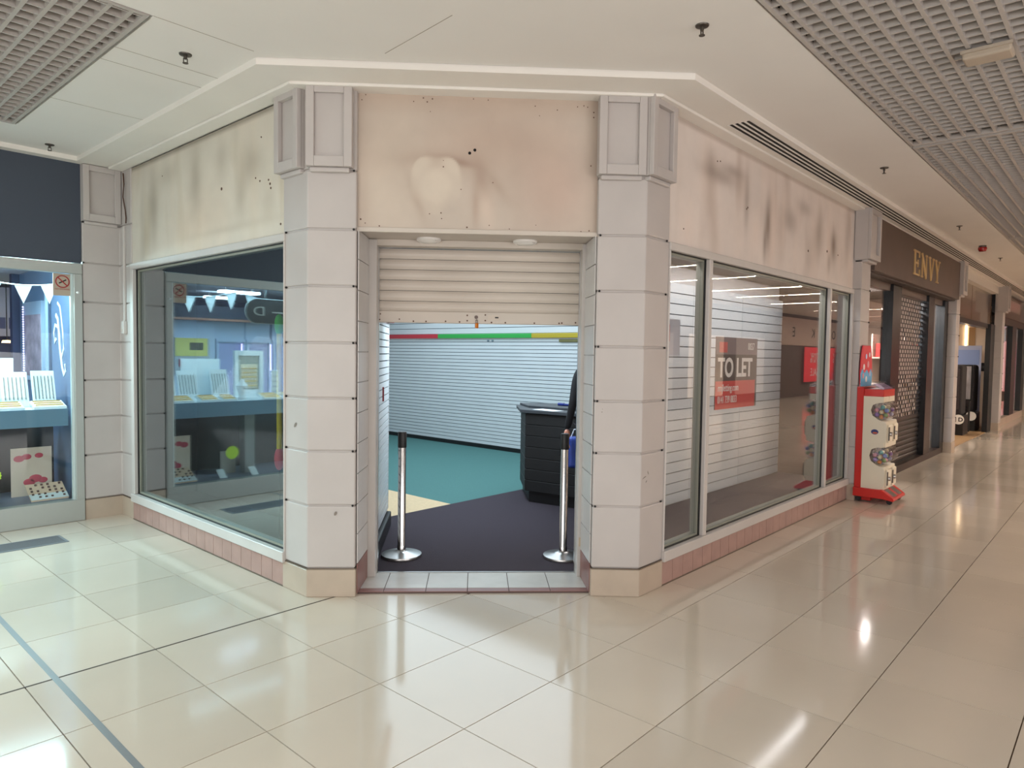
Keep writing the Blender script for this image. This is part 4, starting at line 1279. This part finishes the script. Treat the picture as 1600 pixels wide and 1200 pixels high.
# ---- sportswear shop: glossy brown fascia, open front
jd = struct('wall_sport_shop', 'glossy brown fascia and black portal of the open sportswear shop')
GLB = mat('glossy_brown', (120, 98, 82), .12, coat=.5)
for a, b in ((14.27, 16.6), (16.63, 19.13)):
    MB().box(a, b, 2.52, 2.56, 2.42, 3.12).build('fascia_panel', GLB, jd)
MB().box(14.25, 19.15, 2.40, 2.56, 3.12, 3.28).build('cornice', SOFF, jd)
MB().box(14.25, 19.15, 2.48, 2.62, 2.32, 2.42).build('portal_head', BLK_G, jd)
MB().box(18.62, 19.15, 2.44, 2.54, 0, 2.42).build('portal_jamb', BLACK, jd)
MB().box(14.25, 14.32, 2.45, 2.6, 0, 2.42).build('portal_jamb', BLACK, jd)
WJ = mat('warm_white', (224, 206, 186), .6)
lining('wall_sport_back', 'warm white back wall of the sportswear shop', 14.2, 20.0, 6.4, 6.5, 0, 2.9, WJ, 'back')
lining('wall_sport_side', 'warm white side wall of the sportswear shop', 19.9, 20.0, 2.62, 6.4, 0, 2.9, WJ, 'side_board')
lining('ceiling_5', 'warm white ceiling of the sportswear shop', 14.2, 22.0, 2.6, 6.5, 2.62, 2.7, WJ, 'ceiling_board')
lining('floor_5', 'tan floor of the sportswear shop', 14.2, 22.0, 2.45, 6.5, -.009, .004, mat('shop_tan', (168, 136, 100), .35), 'floor_board')
lining('trim_4', 'wooden panel on the sportswear shop side wall', 19.87, 19.9, 2.92, 3.05, 1.45, 2.4, mat('wood_panel', (176, 140, 96), .6), 'wood_panel')
lining('trim_5', 'glowing vertical light strip on the sportswear shop side wall', 19.86, 19.9, 3.085, 3.125, 1.4, 2.45, mat('warm_strip', (255, 226, 180), .5, emit=5), 'light_strip')
area('sport_shop_light', (17, 4.3, 2.58), 2.6, 95, (1, .9, .78), size_y=1.6)
lining('trim_6', 'dark grey panel on the sportswear shop side wall', 19.87, 19.9, 3.28, 3.9, 1.0, 2.4, mat('slate_panel', (92, 92, 88), .6))
bm_ = thing('mannequin', 'black jacketed torso form above the first clothing stand', 'mannequin', (17.7, 3.12, 1.53))
MB().lathe([(.20, 0), (.19, .1), (.20, .22), (.15, .33), (.06, .38), (.05, .44), (.001, .45)], 16).build('torso', mat('black_cloth2', (28, 26, 28), .85), bm_, smooth=True)
MB().lathe([(.10, -.02), (.10, 0), (.001, 0)], 12).build('cap', BLACK, bm_)
sl = thing('spotlight', 'round white ceiling spotlight inside the sportswear shop', 'light', (17.9, 3.6, 2.62))
MB().lathe([(.07, 0), (.07, -.03), (.05, -.035), (.001, -.035)], 16).build('lamp', mat('spot_glow', (255, 240, 220), .5, emit=12), sl)
# black display table with round sign
def jd_fixture(x, y, label):
    g = thing('display_stand', label, 'display stand', (x, y, .004), group='black clothing stands')
    MB().box(-.30, .30, -.35, .35, 0, .42).build('plinth', BLACK, g, bevel=.01)
    MB().box(-.29, .29, -.3, .3, .42, 1.5).build('garment_block', mat('black_cloth', (40, 36, 40), .85, var=.3, scale=9), g, bevel=.06, seg=3)
    for k in range(4):
        MB().box(-.315, -.29, -.26+k*.14, -.16+k*.14, .55, 1.42).build('garment', mat('dark_cloth', (54, 46, 50), .85, var=.3, scale=12), g, bevel=.012)
    MB().lathe([(.13, 0), (.13, .01), (.001, .01)], 28, f=lambda a, b, h: (-.33-h, -.27+b*.8, .34+a*.8)).build('disc', mat('disc_white', (238, 236, 232), .5), g)
    MB().box(-.345, -.33, -.10, .06, .22, .44).build('ticket', mat('ticket_pale', (214, 196, 186), .5), g)
    return g
f1 = jd_fixture(17.66, 3.05, 'black clothing stand with a round white badge just inside the sportswear shop')
text('letter', 'J', .12, BLACK, f1, (-.342, -.205, .30), (RX, 0, -RX), bold=.003)
text('letter', 'D', .12, BLACK, f1, (-.342, -.265, .30), (RX, 0, -RX), bold=.003)
jd_fixture(18.95, 3.02, 'second black clothing stand deeper in the sportswear shop')
ps = thing('fashion_poster', 'framed grey poster on a stand by the sportswear entrance', 'poster', (18.42, 2.98, .004))
MB().box(-.02, .02, -.26, .22, .7, 1.50).build('frame', BLACK, ps)
MB().box(-.024, -.02, -.235, .195, .73, 1.47).build('print', mat('poster_print', (150, 146, 150), .6, var=.5, scale=4), ps)
MB().tube([(0, -.22, 0), (0, -.22, .8)], .02, 8).build('leg', BLACK, ps)
MB().tube([(0, .18, 0), (0, .18, .8)], .02, 8).build('leg', BLACK, ps)
bl = thing('promotion_stand', 'pale blue promotional stand in the sportswear shop', 'stand', (19.5, 3.12, .004))
MB().box(-.02, .02, -.4, .4, .02, 1.95).build('panel', mat('pale_violet', (176, 184, 214), .6), bl)
MB().box(-.026, -.02, -.36, .36, 1.5, 1.85).build('header', mat('pale_blue_band', (140, 160, 208), .6), bl)
MB().box(-.08, .08, -.4, .4, 0, .02).build('foot', BLACK, bl)
bx = thing('wall_control', 'small black control box on the warm white shop wall', 'control box', (19.88, 2.72, 1.45))
MB().box(-.03, .02, -.1, .1, -.1, .1).build('case', BLACK, bx, bevel=.01)
MB().box(-.034, -.03, -.05, .05, -.03, .03).build('screen', mat('ctl_grey', (60, 60, 64), .3), bx)
# ---- next shops
nx = struct('wall_far_shop', 'bronze fascia and glazed front of the shop past the sportswear shop')
MB().box(19.5, 25.0, 2.40, 2.5, 2.66, 3.2).build('fascia_board', GLB, nx)
MB().box(19.5, 25.0, 2.44, 2.56, 2.50, 2.66).build('head', BRND, nx)
MB().box(19.5, 25.0, 2.44, 2.56, 0, .18).build('sill', BEIGE, nx)
for x0, x1 in ((19.5, 19.56), (22.2, 23.0), (24.4, 25.0)):
    MB().box(x0, x1, 2.44, 2.58, .18, 2.5).build('post', BLACK, nx)
for x0, x1 in ((19.56, 22.2), (23.0, 24.4)):
    MB().box(x0, x1, 2.50, 2.508, .18, 2.5).build('pane', GLASS, nx)
lining('wall_far_back', 'pale back wall of the far shops', 19.5, 30.0, 4.0, 4.1, 0, 2.9, mat('far_back', (200, 176, 162), .7))
lining('ceiling_7', 'ceiling of the far shops', 19.5, 30.0, 2.6, 4.0, 2.7, 2.76, mat('far_ceiling', (160, 146, 134), .7))
area('far_shop_light', (21.2, 3.3, 2.64), 2.2, 50, (1, .9, .84), size_y=.6)
area('pink_shop_light', (26.5, 3.1, 2.64), 2.2, 25, (1, .6, .68), size_y=.6)
mn = thing('mannequin', 'dressmaker form in a red top in the far shop window', 'mannequin', (21.3, 2.95, .0))
MB().lathe([(.14, 0), (.14, .02), (.02, .03), (.02, .85), (.001, .85)], 16).build('stand', BLACK, mn)
MB().lathe([(.05, .85), (.17, .95), (.15, 1.15), (.19, 1.35), (.15, 1.48), (.05, 1.54), (.045, 1.62), (.001, 1.63)], 18).build('torso', mat('red_cloth', (190, 70, 66), .8), mn, smooth=True)
for i, (x, c, l) in enumerate([(19.9, (232, 220, 206), 'pale boxes on a white rack beside the far pillar'), (20.7, (214, 196, 184), 'cream boxes on a white rack next to the red mannequin')]):
    g = thing('stock_rack', l, 'shelf rack', (x, 3.3, 0))
    for k in range(5):
        MB().box(-.3, .3, 0, .25, .3+k*.42, .32+k*.42).build('shelf', mat('rack_white', (222, 206, 190), .6), g)
        MB().box(-.24, .20, .03, .2, .32+k*.42, .32+k*.42+.16+.08*(k % 2)).build('box', mat('stock_%d' % ((k+i) % 3), [(232, 220, 206), (206, 150, 140), (170, 150, 140)][(k+i) % 3], .6), g)
    MB().box(-.32, -.3, 0, .25, 0, 2.3).box(.3, .32, 0, .25, 0, 2.3).build('upright', mat('rack_white', (222, 206, 190), .6), g)
pk = struct('wall_pink_shop', 'pink lit shop front at the far end of the corridor')
PKM = mat('pink_panel', (232, 70, 140), .5, emit=.9)
MB().box(25.3, 30, 2.45, 2.6, 2.5, 3.28).build('fascia_board', GLB, pk)
for k in range(4):
    MB().box(25.4+k*1.1, 26.3+k*1.1, 2.7, 2.74, .5+.1*(k % 2), 2.2).build('panel', PKM if k % 2 == 0 else mat('red_panel', (220, 84, 84), .5, emit=.7), pk)
MB().box(25.3, 30, 2.45, 2.7, 0, .12).build('sill', BRND, pk)
endw = struct('wall_end_corridor', 'warm beige wall at the end of the corridor')
MB().box(44, 44.1, -6, 4, 0, 3.34).build('board', mat('end_beige', (196, 168, 148), .7), endw)
MB().box(43.9, 44, -3, 1.5, 0, 2.6).build('glow_panel', mat('end_glow', (232, 150, 140), .5, emit=.6), endw)

# ---- far side of the corridor (seen only in reflections)
op_ = struct('wall_opposite', 'shop fronts on the far side of the corridor')
MB().box(4.0, 44, -5.5, -5.4, 0, 3.34).build('board', mat('opp_dark', (92, 76, 70), .6), op_)
MB().box(27, 44, -5.4, -5.34, 2.1, 3.2).build('fascia_board', mat('opp_fascia', (206, 184, 168), .5), op_)
MB().box(12, 26, -5.4, -5.34, 2.5, 3.2).build('fascia_board', BRND, op_)
for k in range(6):
    MB().box(6+k*3.4, 8.4+k*3.4, -5.39, -5.36, .3, 2.3).build('shop_window', mat('opp_glow_%d' % (k % 2), [(216, 196, 178), (150, 136, 126)][k % 2], .6, emit=.5), op_)
es = thing('opposite_sign', 'wide spaced black letters on the opposite fascia', 'sign', (0, -5.33, 2.45))
for ch, x in zip('EVOKE', (40.2, 38.2, 33.4, 30.7, 28.4)):
    text('letter', ch, .55, BLACK, es, (x, 0, 0), (RX, 0, math.pi), sx=1.2)
RP = mat('sale_red', (214, 44, 56), .5, emit=.5)
for i, x in enumerate((30.3, 33.2)):
    g = thing('sale_poster', ['red sale poster in the opposite window near the corner', 'red sale poster in the opposite window further along'][i], 'poster', (x, -5.30, .6))
    MB().box(-.9, .9, 0, .02, 0, 1.45).build('sheet', RP, g)
    text('lettering', '70%', .6, SW, g, (.75, .025, .8), (RX, 0, math.pi))
    text('lettering', 'SALE', .45, SW, g, (.75, .025, .25), (RX, 0, math.pi))
# warm linear lights in the corridor ceiling; nearest and furthest added for extra light
LIN = mat('linear_lamp', (255, 238, 218), .5, emit=420)
for i, (x, y0, y1) in enumerate([(12.1, -3.6, -1.3), (14.5, -3.6, -1.2), (17.2, -3.8, -1.2), (19.4, -3.8, -1.2), (22.5, -4.0, -1.6), (26.5, -4.0, -1.6), (9.2, -3.6, -1.3), (31, -4, -1.6), (35.5, -4.2, -1.6)]):
    g = thing('linear_light', ['first', 'second', 'third', 'fourth', 'fifth', 'sixth', 'added nearest', 'next to last', 'added furthest'][i]+' warm linear lamp across the opposite side of the corridor ceiling', 'light', (x, 0, ZC), group='linear corridor lamps')
    MB().box(-.018, .018, y0, y1, -.008, 0).build('diffuser', LIN, g)
    MB().box(-.03, -.018, y0, y1, -.010, 0).box(.018, .03, y0, y1, -.010, 0).build('trim', GRIL, g)

# ================================================================== VENDING MACHINE
vm = thing('capsule_machine', 'red and cream toy capsule vending machine against the white pillar', 'vending machine', (8.45, 2.38, 0))
VW = .46
def T_v(a, b, c):       # a: along +y depth measured from the back (negative = front), b: z, c: x
    return (c, a, b)
MB().box(0, VW, -.11, -.035, .06, 1.30).build('spine', RED, vm, bevel=.008)
MB().prism([(-.035, .06), (-.34, .06), (-.455, .045), (-.455, .075), (-.33, .16), (-.035, .16)], -.03, VW+.03, f=T_v).build('base', RED, vm, bevel=.006)
for k in range(2):
    MB().prism([(-.44, .088), (-.345, .152), (-.348, .158), (-.443, .094)], .05+k*.22, .17+k*.22, f=T_v).build('chute_flap', STEEL, vm)
arc = lambda cy, cz, r, a0, a1, n=7: [(cy+r*math.cos(math.radians(a)), cz+r*math.sin(math.radians(a))) for a in np.linspace(a0, a1, n)]
side = [(-.11, .155), (-.30, .155), (-.345, .20), (-.35, .37), (-.33, .405)]
side += arc(-.275, .52, .105, -100, 0, 7)[0:0]
side += [(-.27, .425), (-.205, .47), (-.185, .53), (-.205, .60), (-.26, .625), (-.325, .63), (-.33, .685), (-.35, .70), (-.352, .885), (-.335, .915), (-.27, .935), (-.205, .98), (-.185, 1.04), (-.205, 1.10), (-.26, 1.125), (-.315, 1.13), (-.315, 1.195), (-.11, 1.195)]
for (a, b) in ((0, .014), (VW/2-.006, VW/2+.006), (VW-.014, VW)):
    MB().prism(side, a, b, f=T_v).build('cheek', CREAM, vm)
for z0, z1, f0 in ((.155, .415, -.348), (.63, .925, -.35), (1.128, 1.195, -.313)):
    MB().box(.014, VW-.014, f0, -.11, z0, z1).build('front_case', CREAM, vm, bevel=.008)
MB().box(.014, VW-.014, -.19, -.11, .415, 1.13).build('inner_back', mat('cream_shade', (120, 100, 90), .6), vm)  # darker cream, the shade of the drum recess put into the colour
MB().box(-.002, VW+.002, -.315, -.112, 1.195, 1.275).build('top_band', RED, vm, bevel=.005)
dr = []
for zc in (.525, 1.03):
    for k in range(2):
        x0, x1 = (.016, .218) if k == 0 else (.242, .444)
        g_ = MB().lathe([(.001, x0), (.096, x0), (.096, x1), (.001, x1)], 24, f=lambda a, b, h, zc=zc: (h, -.285+a, zc+b)).build('drum', CLEAR, vm, smooth=True)
        dr.append((x0, x1, zc, k))
for zc in (.30, .80):
    for k in range(2):
        x = .115+k*.225
        MB().box(x-.085, x+.085, -.372, -.345, zc-.115, zc+.085).build('coin_plate', CREAM, vm, bevel=.012, seg=2)
        MB().box(x-.09, x-.062, -.376, -.37, zc-.09, zc+.06).build('coin_slot', mat('slot_dark', (70, 62, 56), .5), vm)
        MB().lathe([(.026, 0), (.022, .018), (.001, .02)], 14, f=lambda a, b, h, x=x, zc=zc: (x-.02+a, -.372-h, zc-.02+b)).build('knob', STEEL, vm, smooth=True)
MB().lathe([(.036, 0), (.036, .002), (.001, .002)], 20, f=lambda a, b, h: (-.001-h, -.235+a*1.05, .80+b*.8)).build('sticker', mat('sticker_navy', (44, 52, 110), .4), vm)
MB().lathe([(.026, 0), (.026, .001), (.001, .001)], 16, f=lambda a, b, h: (-.003-h, -.238+a*1.0, .79+b*.35)).build('sticker_band', mat('sticker_orange', (206, 100, 60), .4), vm)
# clear sloping display lid and header card
lid = [(-.315, 1.275), (-.315, 1.30), (-.20, 1.36), (-.05, 1.36), (-.05, 1.275)]
MB().prism(lid, 0, VW, f=T_v).build('display_lid', CLEAR, vm)
MB().prism([(-.30, 1.278), (-.2, 1.335), (-.19, 1.335), (-.29, 1.278)], .02, VW-.02, f=T_v).build('lid_picture', mat('lid_print', (168, 140, 170), .5, var=.5, scale=14), vm)
hc = [(.02, 1.30), (.0, 1.46), (.02, 1.62), (.07, 1.765), (VW-.07, 1.765), (VW-.02, 1.62), (VW, 1.46), (VW-.02, 1.30)]
MB().prism(hc, -.065, -.055, f=lambda a, b, c: (a, c, b)).build('header_card', mat('header_red', (216, 44, 60), .45), vm)
MB().prism([(.02, 1.30), (.0, 1.44), (.06, 1.50), (.15, 1.45), (.24, 1.49), (.33, 1.44), (.40, 1.50), (VW, 1.44), (VW-.02, 1.30)], -.067, -.065, f=lambda a, b, c: (a, c, b)).build('header_blue', mat('header_blue', (92, 170, 214), .45), vm)
for k, (x, z, r) in enumerate([(.12, 1.52, .035), (.28, 1.55, .04), (.2, 1.64, .03), (.33, 1.66, .028), (.10, 1.42, .03), (.36, 1.44, .03), (.22, 1.38, .035)]):
    MB().lathe([(r, 0), (r, .002), (.001, .002)], 14, f=lambda a, b, h, x=x, z=z: (x+a, -.067-h, z+b)).build('header_bubble', mat('bubble_%d' % (k % 3), [(236, 226, 226), (224, 150, 160), (180, 190, 226)][k % 3], .5), vm)
for x in (.04, VW-.04):
    for y in (-.08, -.40):
        MB().lathe([(.03, -.012), (.03, .012), (.001, .012)], 14, f=lambda a, b, h, x=x, y=y: (x+h, y+a, .030+b)).build('castor', BLACK, vm, smooth=True)
        MB().box(x-.016, x+.016, y-.02, y+.02, .034, .066).build('fork', BLACK, vm)
MB().box(.05, VW-.05, -.20, -.1, .012, .06).build('skirt', RED, vm)
# capsules in the drums
CAPC = [('orange', (206, 130, 70)), ('blue', (110, 124, 178)), ('green', (130, 150, 92)), ('pink', (206, 140, 150)), ('violet', (140, 108, 170)), ('teal', (92, 150, 146)), ('cream', (214, 198, 160))]
ci = 0
for (x0, x1, zc, k) in dr:
    where = ('upper' if zc > 1 else 'lower')+' '+('near' if k == 0 else 'far')
    cnt = {}
    for ring_, (dy, dz) in enumerate([(0, -.062), (-.045, -.04), (.045, -.04), (.0, -.008), (-.052, .012), (.05, .012), (-.012, .045)]):
        for xx in (x0+.028, x0+.082) if k == 0 else (x0+.028,):
            nm, c = CAPC[ci % 7]
            ci += 1
            o = MB().ball((0, 0, 0), .0245, 10, 8).build('toy_capsule', mat('capsule_'+nm, c, .3), None, smooth=True)
            o.location = (8.45+xx, 2.38-.285+dy, zc+dz)
            o['label'] = '%s toy capsule, %s row of the %s drum' % (nm, 'outer' if xx < x0+.05 else 'inner', where)
            o['category'] = 'capsule'
            o['group'] = '%s capsules in the %s drum' % (nm, where)

# ================================================================== PERSON behind the right jamb
def person():
    g = thing('person', 'person in a black jacket at the counter, mostly hidden behind the right jamb', 'person', (5.365, 3.742, .012), math.radians(42))
    # local: +x is forward, +y is the figure's left
    SKIN = mat('skin', (214, 150, 128), .5)
    JK = mat('jacket_black', (15, 15, 20), .85)
    TR = mat('trousers_dark', (30, 34, 52), .8)
    def skin(name, verts, edges, m, sub=2, root=0):
        me = bpy.data.meshes.new(name)
        me.from_pydata([v[:3] for v in verts], edges, [])
        o = put(name, me, g)
        sk = o.modifiers.new('skin', 'SKIN')
        sk.use_smooth_shade = True
        lay = me.skin_vertices[0].data
        for i, v in enumerate(verts):
            r = v[3]
            lay[i].radius = r if isinstance(r, tuple) else (r, r)
            lay[i].use_root = (i == root)
        sb_ = o.modifiers.new('sub', 'SUBSURF')
        sb_.levels = sb_.render_levels = sub
        me.materials.append(m)
        return o
    # hidden body as one surface: pelvis, trunk, neck, both legs and arms
    V = [(0, 0, .95, (.13, .16)), (0, 0, 1.12, (.12, .15)), (0, 0, 1.32, (.13, .18)), (0, 0, 1.45, (.10, .15)), (.01, 0, 1.53, .055), (.02, 0, 1.57, .05),
         (0, .09, .88, .09), (.02, .10, .50, .062), (0, .10, .09, .042), (.12, .11, .05, .035),
         (0, -.09, .88, .09), (.02, -.10, .50, .062), (0, -.10, .09, .042), (.12, -.11, .05, .035),
         (0, .19, 1.43, .055), (-.03, .235, 1.15, .042), (.03, .28, .90, .033),
         (0, -.19, 1.43, .06), (-.02, -.24, 1.17, .048), (.08, -.22, .95, .036)]
    E = [(0, 1), (1, 2), (2, 3), (3, 4), (4, 5), (0, 6), (6, 7), (7, 8), (8, 9), (0, 10), (10, 11), (11, 12), (12, 13), (3, 14), (14, 15), (15, 16), (3, 17), (17, 18), (18, 19)]
    b = skin('body', V, E, JK)
    # head
    h = MB()
    h.ball((.03, 0, 1.67), .1, 20, 16, (1.0, .80, 1.22))
    h.add([(.125, -.014, 1.655), (.125, .014, 1.655), (.150, 0, 1.645), (.128, 0, 1.69)], [(0, 1, 2), (0, 2, 3), (2, 1, 3), (0, 3, 1)])
    h.ball((.035, .082, 1.665), .025, 8, 6, (.8, .35, 1.2)).ball((.035, -.082, 1.665), .025, 8, 6, (.8, .35, 1.2))
    h.build('head', SKIN, g, smooth=True)
    for s in (-1, 1):
        MB().ball((.118, s*.032, 1.678), .012, 8, 6).build('eye', mat('eye_white', (230, 226, 220), .3), g, smooth=True)
        MB().ball((.128, s*.032, 1.678), .006, 8, 6).build('iris', mat('iris', (60, 42, 30), .3), g)
    MB().ball((.122, 0, 1.612), .022, 10, 6, (.35, 1, .3)).build('mouth', mat('lips', (170, 96, 88), .5), g, smooth=True)
    MB().ball((.008, 0, 1.70), .105, 18, 12, (.98, .86, 1.05)).build('hair', mat('hair_brown', (58, 42, 32), .7), g, smooth=True)
    # both hands: palm with five separate fingers
    for s, wx, wy, wz in ((1, .03, .28, .90), (-1, .08, -.22, .95)):
        hv = [(wx, wy, wz, .027), (wx+.012, wy, wz-.05, (.032, .020)), (wx+.02, wy, wz-.095, (.036, .018))]
        he = [(0, 1), (1, 2)]
        hand = skin('hand', hv, he, SKIN, 2)
        for k, (off, L) in enumerate([(-.028, .066), (-.0095, .078), (.0095, .072), (.027, .056)]):
            bx0 = wx+.022
            fv = [(bx0+off, wy, wz-.085, .0095), (bx0+off+.003, wy-s*.004, wz-.105-L*.35, .0088), (bx0+off-.001, wy-s*.014, wz-.105-L*.72, .008), (bx0+off-.006, wy-s*.026, wz-.105-L, .0065)]
            skin('finger', fv, [(0, 1), (1, 2), (2, 3)], SKIN, 1)
        fv = [(wx+.035, wy, wz-.045, .011), (wx+.060, wy-s*.010, wz-.065, .010), (wx+.066, wy-s*.018, wz-.095, .0085), (wx+.062, wy-s*.022, wz-.115, .007)]
        skin('thumb', fv, [(0, 1), (1, 2), (2, 3)], SKIN, 1)
    # trousers and shoes as clothing children
    tv = [(0, 0, .97, (.135, .165)), (0, .09, .86, .098), (.02, .10, .50, .072), (0, .10, .08, .06), (0, -.09, .86, .098), (.02, -.10, .50, .072), (0, -.10, .08, .06)]
    skin('trousers', tv, [(0, 1), (1, 2), (2, 3), (0, 4), (4, 5), (5, 6)], TR)
    for s in (-1, 1):
        MB().ball((.06, s*.105, .045), .05, 12, 8, (2.5, .95, .9)).build('shoe', BLACK, g, smooth=True)
person()
bg = thing('blue_bag', 'bright blue bag hanging in front of the black-jacketed person', 'bag', (5.42, 3.99, .52), math.radians(42))
MB().box(-.07, .07, -.11, .11, 0, .30).build('body', mat('bag_blue', (40, 66, 150), .5, var=.2, scale=8), bg, bevel=.03, seg=3)
MB().tube([(0, -.08, .29), (0, -.05, .37), (0, .05, .37), (0, .08, .29)], .007, 6).build('strap', mat('strap_white', (214, 218, 226), .5), bg, smooth=True)

# ================================================================== parts of parts: hang each small piece on the part it belongs to
NEST = {'knob': 'coin_plate', 'coin_slot': 'coin_plate', 'chute_flap': 'base', 'castor': 'fork', 'sticker_band': 'sticker', 'header_blue': 'header_card',
        'header_bubble': 'header_card', 'lid_picture': 'display_lid', 'clip': 'rim', 'diffuser': 'rim', 'plate_mark': 'plate', 'shackle': 'body',
        'poster_top': 'poster', 'poster_picture': 'poster', 'poster_red': 'poster', 'led': 'frame', 'blossom': 'card', 'stud': 'tray', 'chain': 'board',
        'ring_row': 'cushion', 'eye': 'head', 'iris': 'head', 'mouth': 'head', 'hair': 'head', 'finger': 'hand', 'thumb': 'hand', 'belt_slot': 'head',
        'garment': 'garment_block', 'capital_frame': 'capital_panel', 'gasket': 'glazing_bead', 'yoke': 'stem', 'deflector': 'stem', 'switch': 'socket_box', 'rim': 'plate',
        'shelf_box': 'shelf', 'white_strip': 'tray', 'cigarette': 'slash', 'slash': 'plate', 'ring': 'plate', 'logo_square': 'grey_band'}
def centre(o):
    c = sum((Vector(b) for b in o.bound_box), Vector())/8
    return o.matrix_basis @ c
for r in [o for o in bpy.data.objects if o.parent is None]:
    kids = list(r.children)
    by = {}
    for c in kids:
        by.setdefault(c.name.split('.')[0], []).append(c)
    done = set()
    for c in kids:
        n = c.name.split('.')[0]
        tgt = [t for t in by.get(NEST.get(n), []) if t not in done and t.parent == r and t.location.length < 1e-6 and tuple(t.scale) == (1, 1, 1)]
        if tgt and not c.children:
            c.parent = min(tgt, key=lambda t: (centre(t)-centre(c)).length)
            done.add(c)
